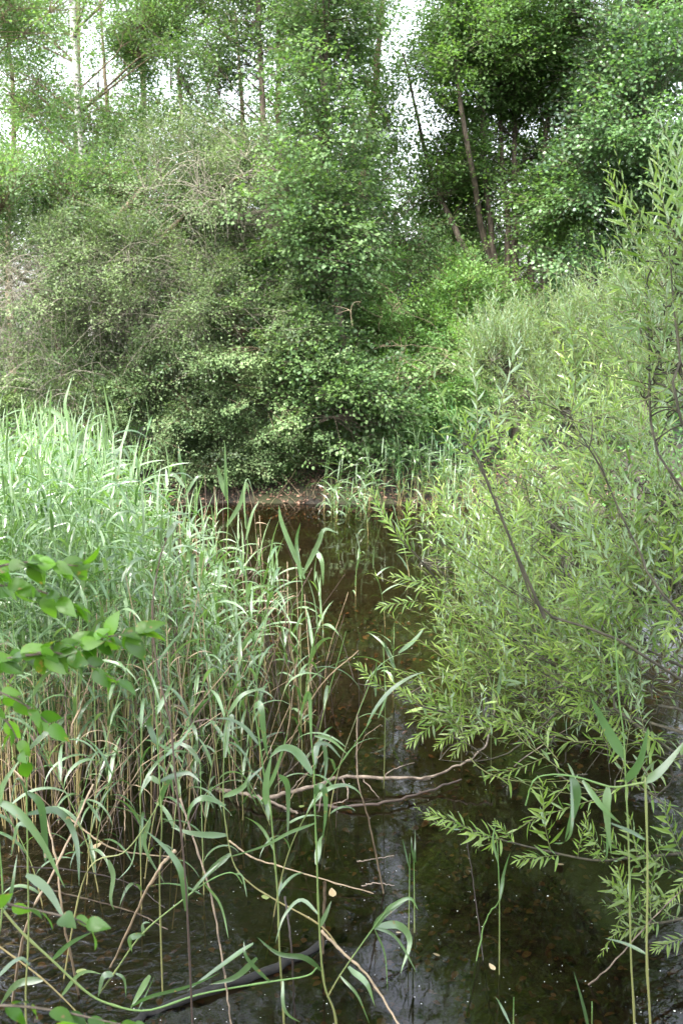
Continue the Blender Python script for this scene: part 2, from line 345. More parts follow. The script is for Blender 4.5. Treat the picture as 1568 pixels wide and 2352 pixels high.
# 1 birch at left, thin crown with sky gaps
t = tk([(205, 620, 20, .08), (192, 400, 20, .07), (175, 170, 20, .055), (160, -150, 20, .06), (150, -600, 20, .03)], .13)
plant('birch_tree', 'tall birch with pale patched trunk and thin airy crown behind the grey twiggy willow', 'tree', t[0][:3], [t],
      [blob(330, 90, 20, 130, 70, 1.2, 120), blob(50, 200, 20, 80, 60, 1.0, 55), blob(120, 60, 20, 170, 80, 1.3, 120), blob(250, 260, 20, 100, 70, 1.2, 60), blob(330, -120, 20, 230, 130, 1.6, 130), blob(60, -300, 20, 200, 160, 1.6, 110), blob(150, -650, 20, 170, 220, 1.4, 110)],
      M['birch'], M['birch_bark'], .075, per_cluster=34, sig=.20, flat=.9, clump=.7, fr=.8, twigm=M['bark_mid'], group=TG)
# 2 thin dark tree
t = tk([(625, 640, 19, .07), (612, 400, 19, .06), (600, 200, 19, .05), (590, -100, 19, .04), (590, -500, 19, .02)], .1)
plant('alder_tree', 'slender dark stemmed alder left of the tall central alder', 'tree', t[0][:3], [t],
      [blob(590, 110, 19, 70, 100, 1.0, 80), blob(560, 340, 19, 70, 60, .9, 55), blob(470, 190, 18.5, 60, 45, .9, 35), blob(640, 470, 18.5, 90, 80, 1, 85), blob(600, -120, 19, 110, 110, 1.2, 80), blob(590, -420, 19, 110, 180, 1.2, 85)],
      M['alder'], M['bark'], .078, per_cluster=34, sig=.19, flat=.8, clump=.7, fr=.9, group=TG)
# 3 central alder with dark leaning trunk
t = tk([(812, 960, 22, .052), (795, 850, 16, .055), (768, 640, 16, .06), (748, 400, 16, .075), (745, 180, 16, .065), (738, -100, 22, .052), (735, -600, 16, .02)], .06)
plant('alder_tree', 'tall central alder with dark trunk leaning left and glossy round leaves', 'tree', t[0][:3], [t],
      [blob(740, 50, 16, 75, 75, .7, 90), blob(755, 250, 16, 60, 65, .7, 60), blob(720, 480, 15.8, 110, 90, .9, 130), blob(740, 600, 16.3, 110, 60, .7, 100), blob(700, 740, 16.4, 90, 70, .6, 110), blob(790, 920, 15.5, 90, 65, .4, 190), blob(730, 790, 15.6, 70, 50, .4, 60), blob(880, 870, 15.8, 60, 50, .5, 45),
       blob(720, -170, 16, 90, 110, .9, 80), blob(715, -520, 16, 90, 220, .9, 80)],
      M['alder'], M['bark'], .072, ROUND, per_cluster=30, sig=.17, flat=.7, clump=.7, fr=1.0, group=TG)
# 4 pale trunk left of it
t = tk([(668, 640, 20, .08), (655, 500, 20, .08), (648, 360, 20, .07), (640, 200, 20, .05), (640, -300, 20, .03)], .11)
plant('birch_tree', 'thin birch with brownish pale trunk between the two dark alders', 'tree', t[0][:3], [t],
      [blob(660, 330, 20, 50, 45, .8, 28), blob(450, 40, 20.5, 70, 60, 1, 50), blob(640, -300, 20, 110, 150, 1, 60)], M['birch'], M['bark_mid'], .075, per_cluster=30, sig=.2, flat=.9, clump=.7, group=TG)
# 5 light trunk right of the gap
t = tk([(812, 700, 18.5, .08), (818, 560, 18.5, .08), (845, 330, 18.5, .07), (868, 130, 18.5, .05), (880, -60, 18.5, .03), (885, -300, 18.5, .015)], .1)
plant('ash_tree', 'pale slender tree with near bare top beside the white sky gap', 'tree', t[0][:3], [t],
      [blob(850, 210, 18.5, 40, 60, .6, 34), blob(905, 280, 18.5, 40, 50, .6, 26), blob(840, 30, 18.5, 40, 60, .6, 30), blob(850, 420, 18.5, 60, 50, .8, 30), blob(880, 540, 18, 110, 70, .8, 80)],
      M['birch'], M['bark_mid'], .075, per_cluster=32, sig=.2, flat=.8, clump=.7, per=3, group=TG)
# 6 many-stemmed bright tree on the right
st = []
for (ub, ut, vt, um) in [(1135, 985, 380, 1050), (1150, 1060, 250, 1110), (1165, 1100, 120, 1125), (1190, 1180, 60, 1180), (1215, 1270, 180, 1225), (1225, 1340, 330, 1290), (1160, 1150, 330, 1165)]:
    st.append(tk([(ub, 720, 18, .055), (um, 540, 18, .05), (ut, vt, 18 + rng.normal() * .4, .035), (ut + (ut - ub) * .4, vt - 260, 18, .015)], .07))
plant('many_stemmed_tree', 'broad bright green tree with many fanning dark stems right of the sky gap', 'tree', st[0][0][:3], st,
      [blob(1070, 130, 18, 62, 100, 1.2, 150), blob(1130, 60, 18, 120, 100, 1.4, 230), blob(1280, 80, 18, 130, 100, 1.4, 250), blob(1180, 230, 18.4, 150, 80, 1.0, 240), blob(1040, 370, 18.6, 65, 60, .8, 100), blob(1250, 400, 18.4, 110, 60, .8, 140), blob(1090, 450, 19.2, 110, 50, .6, 80), blob(1300, 500, 17.4, 80, 50, .7, 100),
       blob(1120, 580, 19.4, 130, 50, .5, 60), blob(1230, -180, 18, 150, 150, 1.5, 210), blob(1330, -520, 18.4, 120, 180, 1.5, 110)],
      M['bright'], M['bark'], .08, per_cluster=36, sig=.2, flat=.6, clump=.7, fr=.8, per=2, limbr=.022, group=TG, at_sky=False)
# 7 white birch
t = tk([(1318, 720, 21, .125), (1316, 520, 21, .12), (1312, 320, 21, .11), (1304, 100, 21, .09), (1300, -300, 21, .05)], .14)
plant('birch_tree', 'white barked birch standing behind the many stemmed bright tree', 'tree', t[0][:3], [t],
      [blob(1400, 330, 21.5, 60, 60, 1, 28), blob(1330, -80, 21, 120, 120, 1.3, 90), blob(1300, -400, 21, 150, 200, 1.3, 110)], M['birch'], M['birch_bark'], .075, per_cluster=32, sig=.2, flat=.9, clump=.6, twigm=M['bark_mid'], group=TG)
# 8 dark aspen far right
t = tk([(1480, 700, 17.5, .12), (1475, 450, 17.5, .11), (1465, 200, 17.5, .09), (1470, -100, 17.5, .06), (1475, -500, 17.5, .03)], .15)
plant('aspen_tree', 'dark blue green aspen filling the top right corner', 'tree', t[0][:3], [t],
      [blob(1480, 200, 17.2, 105, 80, 1.1, 190), blob(1440, 330, 17, 100, 70, 1, 170), blob(1530, 380, 17, 80, 80, 1, 130), blob(1390, 440, 17, 90, 55, .9, 120), blob(1510, 60, 17.4, 100, 70, 1.1, 140), blob(1500, 520, 17, 90, 90, 1, 120), blob(1480, -120, 17.4, 150, 120, 1.2, 150), blob(1470, -420, 17.5, 150, 200, 1.2, 140), blob(1400, 640, 17, 90, 60, .8, 70)],
      M['aspen'], M['bark'], .075, ROUND, per_cluster=30, sig=.19, flat=.7, clump=.6, fr=.9, group=TG, at_sky=False)
# 9 left tree, nearer, bright
t = tk([(-150, 800, 17, .12), (-140, 400, 17, .11), (-110, 100, 17, .08), (-80, -300, 17, .04)], .15)
plant('leaning_tree', 'light green tree at the top left corner with twigs against the sky', 'tree', t[0][:3], [t],
      [blob(20, 40, 16.5, 130, 70, 1, 120), blob(40, 430, 16.5, 100, 45, 1, 80), blob(0, 520, 16.5, 130, 70, 1, 120), blob(200, 470, 17, 120, 60, 1, 110), blob(-60, 250, 17, 90, 100, 1, 60), blob(330, 500, 17.5, 90, 60, 1, 90), blob(-50, -200, 17, 200, 150, 1.2, 100)],
      M['birch'], M['bark_mid'], .07, per_cluster=34, sig=.2, flat=.7, clump=.7, group=TG)
# 10 grey twiggy willow at left
YOFF = 1.2
st = [tk([(200, 860, 16.8, .07), (195, 720, 16.8, .06), (230, 560, 16.6, .05), (330, 430, 16.4, .03)], .08), tk([(215, 860, 16.9, .05), (300, 640, 16.6, .04), (440, 480, 16.2, .03), (560, 400, 16, .012)], .06),
      tk([(150, 860, 16.8, .05), (90, 680, 16.5, .04), (0, 600, 16.2, .03)], .06)]
wd = plant('grey_willow', 'old grey willow with bare pale drooping twigs and sparse dull leaves at left', 'tree', st[0][0][:3], st,
      [blob(450, 420, 15.2, 120, 90, .9, 200), blob(560, 540, 15.0, 110, 90, .8, 190), blob(330, 590, 15.0, 150, 90, .9, 250), blob(120, 640, 15, 140, 80, .9, 190), blob(480, 690, 14.8, 140, 90, .8, 220), blob(250, 760, 15.0, 150, 70, .8, 150), blob(60, 800, 15.2, 110, 70, .8, 90), blob(600, 370, 15.4, 70, 50, .7, 60)],
      M['dull'], M['bark_mid'], .052, per_cluster=44, sig=.15, flat=.8, clump=.6, fr=1.2, per=3, limbr=.011, twigm=M['bark_pale'], group='willows and shrubs on the far bank', twigr=.004)
# bare drooping twig sprays of that willow
YOFF = 0.
g = Geo(); P = []
for (u, v) in [(60, 700), (120, 640), (90, 760), (250, 600), (330, 640), (400, 700), (470, 470), (440, 380), (30, 600), (560, 420), (380, 560), (150, 590), (260, 700), (420, 620), (200, 850), (120, 860), (350, 740), (480, 760), (40, 680), (10, 740), (90, 600), (300, 680)]:
    for q in range(26):
        s_ = at(u + rng.normal() * 45, v + rng.normal() * 30, 15.7 + rng.normal() * .3); dx = rng.normal() * .55 - .1
        P.append(bez(s_, s_ + np.array([dx * .6, -.1, .22 + .1 * rng.random()]), s_ + np.array([dx * 1.2, -.2 + rng.normal() * .1, -.35 - .5 * rng.random()]), 7) + rndn(7, 3) * .012)
V, Q = tubes(np.array(P), np.linspace(1.2, .4, 7)[None] * .0042, 3); g.add(V, Q, .5); g.obj('bare_branchwork', M['bark_pale'], wd)

# shrubs along the far bank
YOFF = .7
def shrub(label, u, v0, Yb, blobs, leafm, lsize, proto=FAR, pc=40, sig=.13, nst=6, twigm=None, name='shrub', group='willows and shrubs on the far bank', **kw):
    st = []
    Yb += YOFF
    for k_ in range(nst):
        c, r, _ = blobs[k_ % len(blobs)]; f = at(u + rng.normal() * 18, v0, Yb); f[2] = float(ground_h(f[0], f[1])) - .05
        e_ = c + unit(rndn(3)) * r * .6; e_[2] = max(e_[2], .3); mid = np.array([f[0] * .6 + e_[0] * .4, f[1] * .6 + e_[1] * .4, f[2] * .3 + e_[2] * .7])
        pth = bez(f, mid, e_, 6); st.append(np.hstack([pth, np.linspace(.03, .008, 6)[:, None]]))
    return plant(name, label, 'shrub', st[0][0][:3], st, blobs, leafm, M['bark'], lsize, proto, pc, sig, limbr=.012, twigm=twigm or M['bark_mid'], group=group, twigr=.004, **kw)
shrub('dense grey green sallow shrub leaning over the water left of centre', 470, 1110, 15.6,
      [blob(400, 900, 15.4, 110, 70, .7, 170), blob(380, 990, 15.5, 100, 60, .6, 170), blob(500, 975, 15.4, 90, 65, .5, 180), blob(470, 860, 15.2, 100, 70, .7, 140), blob(560, 1030, 15.6, 80, 45, .4, 120), blob(450, 1060, 15.5, 100, 35, .4, 100), blob(300, 960, 15.3, 70, 60, .6, 80)], M['sallow'], .048, pc=44, clump=.6, fr=1.6, flat=.5)
shrub('pale leaved sallow shrub just left of the central alder', 640, 1100, 15.6,
      [blob(620, 880, 15.0, 90, 80, .6, 180), blob(650, 950, 15.5, 70, 60, .4, 120), blob(560, 800, 15.2, 90, 70, .6, 130), blob(620, 1030, 15.6, 80, 40, .4, 110), blob(700, 1040, 15.7, 60, 35, .4, 70), blob(700, 780, 15.4, 60, 80, .5, 60)], M['sallow'], .05, pc=44, clump=.6, fr=1.6, flat=.5)
shrub('dim brownish thicket shrub behind the tall reeds at far left', 120, 1000, 16.2,
      [blob(60, 870, 15.8, 120, 60, .7, 120), blob(180, 930, 15.8, 90, 70, .7, 110), blob(280, 850, 15.8, 80, 70, .7, 90), blob(20, 960, 15.8, 80, 50, .7, 60)], M['dull'], .05, pc=36, clump=.6, fr=1.5, twigm=M['bark_pale'])
shrub('mid green shrub with crooked bare branches right of centre', 960, 1040, 16.4,
      [blob(900, 700, 16.4, 100, 80, .8, 150), blob(1000, 760, 16.2, 90, 80, .8, 140), blob(950, 860, 16.0, 100, 70, .7, 150), blob(880, 920, 15.8, 80, 50, .6, 110), blob(1040, 900, 16, 60, 60, .6, 80)], M['bright'], .05, pc=40, clump=.7, fr=1.4, flat=.45, twigm=M['bark_lichen'])
shrub('rounded bright shrub under the fanning stems with layered sprays', 1100, 960, 17,
      [blob(1090, 680, 16.8, 80, 50, .7, 100), blob(1010, 640, 16.9, 80, 50, .7, 90), blob(1130, 800, 17, 70, 60, .7, 90), blob(1060, 780, 16.6, 70, 70, .7, 80)], M['bright'], .052, pc=40, clump=.7, fr=1.4, flat=.4)
shrub('low dark leafy shrub between the central alder and far reeds', 870, 1050, 15.9,
      [blob(830, 1000, 15.7, 80, 35, .5, 70), blob(900, 960, 16.2, 80, 40, .6, 80), blob(720, 1040, 15.7, 70, 40, .4, 60)], M['bright'], .05, pc=36, clump=.5, fr=1.6)
YOFF = 0.
# yellow lichen branches
g = Geo(); P = []
for a, b, c in [((1000, 800), (930, 790), (860, 800)), ((960, 880), (920, 850), (880, 890)), ((990, 850), (940, 800), (900, 830)), ((1010, 760), (960, 720), (880, 690)), ((950, 900), (900, 840), (850, 905)), ((870, 760), (885, 700), (850, 690)), ((1060, 840), (1010, 790), (950, 830))]:
    P.append(bez(at(*a, 15.6), at(*b, 15.3), at(*c, 15.1), 9) + rndn(9, 3) * .015)
    for q in range(5):
        k_ = rng.integers(2, 8); s_ = P[-1][k_] if len(P[-1]) == 9 else P[-1][0]
        P.append(bez(s_, s_ + rndn(3) * .12, s_ + rndn(3) * .25 + np.array([-.1, -.1, 0]), 9))
V, Q = tubes(np.array(P), np.linspace(1.2, .4, 9)[None] * .004, 5); g.add(V, Q, .5)
tag(g.obj('dead_branch', M['bark_mid'], origin=P[0][0]), 'crooked bare grey branches of dead wood poking from the shrub right of centre', 'branch')

# second rank of trees behind
back = [(-60, 650, 25, 'dull green tree deep behind the left birch'), (140, 620, 27, 'shadowy tree seen low behind the pale birch trunk'), (330, 660, 26, 'mid green tree behind the grey twiggy willow'), (480, 690, 24, 'dark tree low behind the grey willow branches'),
        (620, 690, 26, 'tree filling the gap behind the slender dark alder'), (760, 700, 23, 'shaded tree directly behind the central alder trunk'), (900, 700, 26, 'low tree under the white sky gap'), (1040, 690, 24, 'tree seen between the fanning stems'),
        (1180, 640, 25, 'tree behind the fan of dark stems'), (1340, 640, 26, 'tree behind the white birch trunk'), (1500, 600, 24, 'tree deep behind the dark aspen')]
for (u, v, Yb, lab) in back:
    t = tk([(u, v, Yb, .09), (u + 10, v - 200, Yb, .06)], .13)
    hi = (400 if u < 400 else 450) if u < 950 else 400
    plant('background_tree', lab, 'tree', t[0][:3], [t], [blob(u, 860, Yb, 130, 150, 1.6, 150), blob(u + 20, 640, Yb, 130, 110, 1.6, 190), blob(u - 20, hi + 60, Yb, 120, 80, 1.4, 95)],
          [M['alder'], M['sallow'], M['bright']][int(rng.integers(3))], M['bark'], .12, per_cluster=26, sig=.27, flat=.7, clump=.4, fr=.7, group='trees of the second rank', at_sky=False)
for (u, v, Yb, lab) in [(20, 200, 23, 'lacy birch crown thin against the sky at the far upper left'), (235, 200, 24, 'lacy birch crown just right of the pale birch trunk'), (405, 170, 23.5, 'lacy crown between the pale birch and the slender alder'), (545, 220, 24, 'lacy crown directly left of the slender dark alder'), (690, 190, 23, 'lacy crown seen between the slender alder and the central alder'), (800, 260, 24, 'lacy low crown just right of the central alder')]:
    t = tk([(u, 600, Yb, .07), (u + 12, 300, Yb, .05), (u - 5, v - 200, Yb, .02)], .1)
    plant('lacy_birch', lab, 'tree', t[0][:3], [t], [blob(u, v + 170, Yb, 70, 60, 1.0, 52), blob(u + 10, v, Yb, 60, 70, 1.0, 38), blob(u, v - 170, Yb, 65, 70, 1.0, 34)], M['birch'], M['bark_mid'], .095, per_cluster=34, sig=.24, flat=.9, clump=1.0, fr=.7, group='trees of the second rank', per=4, limbr=.014)
# far tall crowns for the sky line and for what the water mirrors
for (u, v, Yb, lab) in [(330, 0, 27, 'tall thin crowned tree far behind with lacy top at upper left'), (180, -250, 28, 'tallest far crown above the left birch')]:
    t = tk([(u, 600, Yb, .1), (u, v, Yb, .05), (u, v - 300, Yb, .02)], .14)
    plant('background_tree', lab, 'tree', t[0][:3], [t], [blob(u, v + 200, Yb, 90, 120, 1.5, 60), blob(u, v - 150, Yb, 130, 200, 1.6, 110)], M['birch'], M['bark_mid'], .10, per_cluster=30, sig=.28, flat=.8, clump=.8, fr=.6, group='trees of the second rank')

# ------------------------------------------------------------------ near willows (shoots with narrow leaves)
def make_shoot(L, nl, leaf, ll, proto, curve=.25, k=4):
    """one leafy shoot along +X, arching up in Z: leaf arrays and stem arrays"""
    n = 8; t = np.linspace(0, 1, n); Cc = np.stack([t * L, curve * L * .25 * np.sin(t * 2.4 + rng.random()) * rng.choice([-1, 1]), curve * L * t * t], 1)
    gs = Geo(); V, Q = tubes(Cc[None], np.linspace(1, .3, n)[None] * .0028, k); gs.add(V, Q, .5)
    tt = np.linspace(.08, 1, nl); P = np.stack([np.interp(tt, t, Cc[:, j]) for j in range(3)], 1); T = unit(np.gradient(P, axis=0))
    a = np.arange(nl) * 2.4 + rng.random(nl) * .5; side = np.stack([0 * a, np.cos(a), np.sin(a) * .8 + .1], 1)
    f = .75 + .9 * tt[:, None] ** 2; Xd = T * f + side * 1.0; s = ll * (1 - .55 * np.clip((tt - .6) / .4, 0, 1) ** 1.5) * rng.uniform(.7, 1.15, nl)
    gl_ = Geo(); scatter(gl_, proto, P, Xd, unit(np.array([0, 0, 1.]) + rndn(nl, 3) * .35), s, np.clip(.25 + .6 * tt + rndn(nl) * .15, 0, 1))
    return (np.concatenate(gl_.V), np.concatenate(gl_.Q), np.concatenate(gl_.A)), (np.concatenate(gs.V), np.concatenate(gs.Q))
def place(geo, VQ, P, X, N, s, A=None, var=None):
    V, Q = VQ[0], VQ[1]; X_, Y_, Z_ = frames(X, N); s = np.asarray(s)[:, None, None]
    W = P[:, None] + s * (V[None, :, :1] * X_[:, None] + V[None, :, 1:2] * Y_[:, None] + V[None, :, 2:] * Z_[:, None])
    QQ = Q[None] + (np.arange(len(P)) * len(V))[:, None, None]
    a = .5 if A is None else np.clip(A[None, :] * .7 + var[:, None] * .3, 0, 1).ravel()
    geo.add(W.reshape(-1, 3), QQ.reshape(-1, 4), a)
def shoots(gl_, gs, protos, P, X, s):
    which = rng.integers(len(protos), size=len(P))
    for k_, (lf, st_) in enumerate(protos):
        m_ = which == k_
        if not m_.any(): continue
        N_ = unit(np.array([0, 0, 1.]) + rndn(m_.sum(), 3) * .3)
        place(gl_, lf, P[m_], X[m_], N_, s[m_], lf[2], rng.random(m_.sum())); place(gs, st_, P[m_], X[m_], N_, s[m_])
NEAR = [make_shoot(L_, n_, None, l_, WIL6, c) for L_, n_, l_, c in ((.48, 22, .095, .15), (.5, 20, .09, .3), (.4, 20, .075, .45), (.55, 22, .10, .2), (.45, 18, .085, .35), (.35, 20, .065, .1), (.6, 16, .08, .5))]
FINE = [make_shoot(.42, 30, None, .058, WIL4, c, 3) for c in (.15, .3, .4, .25)]
def willow(name, label, cat, base, limbs, blobs, protos, leafm, ssize, clump=.5, fr=1.6, up=.35, outw=None, shell=.5, radius=.006, group=None, thin=1.):
    base = np.asarray(base, float); root = empty(name, base, label, cat, group)
    LB = np.array([smooth_path(l, 14) for l in limbs]) if len(limbs) else np.zeros((0, 14, 3)); lr = np.where(np.arange(len(LB)) < 13, 1., .5)[:, None]
    g = Geo(); V, Q = tubes(LB, (np.linspace(1.3, .3, 14)[None] * radius * lr), 7); g.add(V, Q, .5)
    blobs = [(c, r, int(n * thin)) for c, r, n in blobs]; cl, bid = cluster_points(blobs, clump, fr, shell)
    S_ = LB.reshape(-1, 3)
    if len(cl):
        extra = []
        for c, r, n in blobs:                                  # branches into every blob
            for _ in range(4):
                D = np.linalg.norm(S_ - c, axis=1); s_ = S_[np.argsort(D)[rng.integers(0, 6)]]; e_ = c + unit(rndn(3)) * r * rng.uniform(.5, .95)
                extra.append(bez(s_, .5 * (s_ + e_) + np.array([0, 0, .12]) + rndn(3) * .08, e_, 14))
        ex = np.array(extra); V, Q = tubes(ex, np.linspace(1, .35, 14)[None] * radius * .5, 5); g.add(V, Q, .5); S_ = np.concatenate([S_, ex.reshape(-1, 3)])
        idx = np.empty(len(cl), int)
        for a in range(0, len(cl), 500): idx[a:a + 500] = np.linalg.norm(cl[a:a + 500, None] - S_[None], axis=2).argmin(1)
        s_ = S_[idx]; t = np.linspace(0, 1, 5)[None, :, None]; mid = .5 * (s_ + cl) + rndn(len(cl), 3) * .04
        P = (1 - t) ** 2 * s_[:, None] + 2 * t * (1 - t) * mid[:, None] + t * t * cl[:, None]
        V, Q = tubes(P, np.linspace(1.3, .8, 5)[None] * .0035, 4); g.add(V, Q, .5)
        od = unit(cl - s_) * .5 + np.array(outw if outw is not None else (-.35, -.1, 0)) + np.array([0, 0, up]) + rndn(len(cl), 3) * .5
    g.obj('branchwork', M['bark_willow'], root)
    if len(cl):
        gl_, gs = Geo(), Geo(); shoots(gl_, gs, protos, cl, od, ssize * rng.uniform(.6, 1.2, len(cl)))
        gs.obj('twig_growth', M['willow_twig'], root); gl_.obj('foliage', leafm, root)
    return root
M['willow_twig'] = stem_mat('willow_twig', (.09, .10, .035), (.16, .17, .06))
# 11 finer willow behind
bx, by = 3.6, 10.2; bz = float(ground_h(bx, by))
rt = np.array([bx, by, bz - .05])
limbs = [[rt + rndn(3) * [.1, .1, 0], rt + (at(*q, 9.8 + rng.normal() * .3) - rt) * .45 + np.array([0, 0, .45]), at(*q, 9.6 + rng.normal() * .4)] for q in [(1130, 830), (1180, 760), (1250, 790), (1300, 720), (1380, 680), (1460, 720), (1170, 920), (1260, 920), (1380, 860), (1120, 960)]]
willow('willow_bush', 'feathery fine leaved willow bush with soft grey green shoots behind the near willow', 'willow', rt, limbs,
       [blob(1150, 830, 9.6, 75, 80, .5, 240), blob(1290, 800, 9.8, 100, 70, .6, 240), blob(1400, 740, 9.8, 90, 70, .6, 200), blob(1500, 760, 9.8, 90, 70, .6, 170), blob(1480, 660, 10, 70, 40, .5, 70), blob(1400, 860, 9.4, 130, 60, .6, 240), blob(1230, 910, 9.4, 110, 60, .6, 200), blob(1400, 950, 9.2, 90, 50, .5, 110), blob(1480, 900, 9.2, 90, 70, .5, 130)],
       FINE, M['willow_fine'], 1.0, clump=.45, fr=1.8, up=.45, outw=(-.3, -.15, 0))
# 12 near willow leaning out over the pond
bx, by = 3.3, 5.2; rt = np.array([bx, by, float(ground_h(bx, by)) - .05])
limbs = []
def limb(*pts): limbs.append([rt + rndn(3) * [.15, .25, 0]] + [at(*p_) for p_ in pts])
limb((1568, 1530, 4.9), (1400, 1500, 5.3), (1250, 1490, 5.6), (1110, 1440, 6.2), (1000, 1380, 6.8))
limb((1500, 1700, 4.7), (1400, 1580, 4.9), (1300, 1540, 5.2), (1190, 1490, 5.6), (1090, 1430, 6.2), (960, 1300, 7))
limb((1560, 1560, 4.6), (1400, 1460, 4.5), (1240, 1400, 4.6), (1180, 1260, 4.6), (1110, 1080, 4.6), (1060, 985, 4.6))
limb((1600, 1700, 4.5), (1322, 1620, 5.2), (1272, 1645, 5.1), (1212, 1695, 5.1), (1156, 1735, 5.1), (1078, 1750, 5.1), (1010, 1745, 5.1))
limb((1600, 1400, 5), (1450, 1300, 5.6), (1300, 1230, 6.2), (1200, 1150, 6.8), (1090, 1100, 7.2))
limb((1620, 1200, 4.6), (1500, 1000, 4.8), (1490, 800, 5.0), (1480, 600, 5.1))
limb((1640, 1100, 4.4), (1560, 800, 4.5), (1540, 620, 4.6), (1530, 470, 4.7))
limb((1600, 1250, 5), (1480, 1120, 5.6), (1380, 1010, 6.0), (1300, 950, 6.2))
limb((1600, 1650, 4.5), (1500, 1640, 4.8), (1380, 1650, 5.1), (1250, 1600, 5.4), (1130, 1620, 5.6))
limb((1600, 1500, 5), (1450, 1380, 5.8), (1300, 1330, 6.6), (1150, 1260, 7.4), (1020, 1230, 8.0))
limb((1620, 1750, 4.4), (1540, 1800, 4.4), (1480, 1850, 4.4))
limb((1600, 1450, 4.6), (1460, 1250, 4.7), (1380, 1080, 4.8), (1310, 960, 4.9))
limb((1600, 1350, 4.9), (1420, 1180, 6.2), (1250, 1060, 6.6), (1200, 1010, 6.7))
for _ in range(26):
    u, v = rng.uniform(960, 1520), rng.uniform(1000, 1600); limb((u + rng.uniform(90, 200), v + rng.uniform(60, 160), 5.6 - (v - 1000) / 900), (u, v, 5.5 - (v - 1000) / 900))
willow('willow_bush', 'large near willow bush with long narrow leaves arching over the water from the right edge', 'willow', rt, limbs,
       [blob(1540, 560, 4.8, 50, 80, .3, 45), blob(1550, 700, 4.8, 60, 100, .4, 80), blob(1540, 880, 4.8, 70, 110, .4, 90), blob(1490, 760, 5.2, 50, 90, .3, 24), blob(1400, 1020, 6.0, 150, 80, .6, 150), blob(1240, 1130, 6.8, 120, 60, .7, 120),
        blob(1440, 1150, 5.6, 150, 90, .6, 170), blob(1130, 1240, 7.4, 95, 65, .6, 110), blob(1250, 1260, 6.4, 170, 100, .8, 230), blob(1450, 1320, 5.4, 130, 110, .6, 170), blob(1110, 1350, 6.7, 105, 65, .6, 115), blob(1250, 1420, 5.9, 180, 80, .7, 180),
        blob(1450, 1500, 5.1, 130, 90, .5, 130), blob(1160, 1510, 5.9, 120, 60, .5, 90), blob(1330, 1590, 5.2, 140, 60, .4, 90), blob(1090, 1620, 5.6, 70, 60, .35, 36), blob(1060, 1690, 5.3, 60, 30, .3, 26), blob(1500, 1650, 4.8, 80, 80, .4, 50),
        blob(1260, 1690, 5.1, 110, 30, .3, 18), blob(1080, 1020, 4.6, 40, 40, .15, 8), blob(980, 1240, 8.0, 35, 35, .3, 10), blob(1300, 970, 4.9, 50, 40, .2, 14), blob(1420, 1790, 4.7, 120, 40, .3, 22)],
       NEAR, M['willow'], .95, thin=.47, clump=1.0, fr=1.7, up=.5, outw=(-.45, -.12, 0))
# low branch of willow reaching left just above the water, with its own upright shoots
def shoot_branch(name, label, base, path, shoot_specs, rad, cat='branch', extra=0, leaf=None, sz=1.0):
    P = smooth_path(path, 26); root = empty(name, P[0], label, cat)
    g = Geo(); V, Q = tubes(P[None], np.linspace(1, .3, 26)[None] * rad, 7); g.add(V, Q, .5); g.obj('limb', M['bark_willow'], root)
    gl_, gs = Geo(), Geo()
    for (a, b, s) in shoot_specs:                       # (from point, to point)
        a, b = np.array(a), np.array(b); L_ = np.linalg.norm(b - a); sh = make_shoot(.48, 24, None, .085 * sz / max(L_ / .48, .6) * 1.0, WIL6, .12, 5)
        N_ = unit(np.array([[0, -.6, .8]])); place(gl_, sh[0], a[None], (b - a)[None], N_, [L_ / .48], sh[0][2], np.array([rng.random()])); place(gs, sh[1], a[None], (b - a)[None], N_, [L_ / .48])
    if extra:
        k_ = rng.integers(4, 26, extra); Pp = P[k_]; shoots(gl_, gs, NEAR, Pp, np.array([-.5, -.1, .25]) + rndn(extra, 3) * .5, rng.uniform(.35, .65, extra))
    gs.obj('twig_growth', M['willow_twig'], root); gl_.obj('foliage', leaf or M['willow'], root); return root
Y_ = 4.15
shoot_branch('willow_branch', 'thin low willow branch reaching left above the dark water with feathery upright shoots', None, [at(1640, 1950, 4.3), at(1568, 1960, Y_), at(1450, 1970, Y_), at(1365, 1976, Y_), at(1256, 1955, Y_), at(1156, 1930, Y_), at(1078, 1904, Y_), at(1035, 1880, Y_)],
             [(at(1265, 1958, Y_), at(1232, 1785, Y_ - .1), 1), (at(1078, 1904, Y_), at(975, 1872, Y_ - .05), 1), (at(1156, 1930, Y_), at(1060, 1925, Y_ - .2), 1), (at(1290, 1965, Y_), at(1180, 1985, Y_ - .1), 1), (at(1395, 1975, Y_), at(1330, 1900, Y_ - .1), 1), (at(1440, 1972, Y_), at(1380, 1905, Y_), 1), (at(1180, 1935, Y_), at(1130, 1890, Y_), 1)], .007, extra=5)
shoot_branch('willow_branch', 'leafy willow twigs hanging at the lower right edge behind the tall reed stems', None, [at(1640, 2100, 4.1), at(1568, 2110, 4.0), at(1500, 2120, 4.0), at(1440, 2100, 4.0), at(1390, 2060, 4.0)],
             [(at(1480, 2110, 4.0), at(1375, 2030, 3.9), 1), (at(1500, 2050, 4.1), at(1420, 1870, 4.0), 1), (at(1520, 2120, 4.0), at(1410, 2150, 3.9), 1), (at(1440, 2100, 4.0), at(1405, 1990, 3.95), 1), (at(1550, 2010, 4.1), at(1450, 1960, 4.0), 1), (at(1568, 2080, 4.1), at(1470, 2060, 4.0), 1), (at(1570, 1980, 4.1), at(1500, 1850, 4.0), 1), (at(1580, 2150, 4.1), at(1500, 2190, 4.0), 1), (at(1590, 2000, 4.0), at(1530, 2080, 3.9), 1)], .007, extra=6)
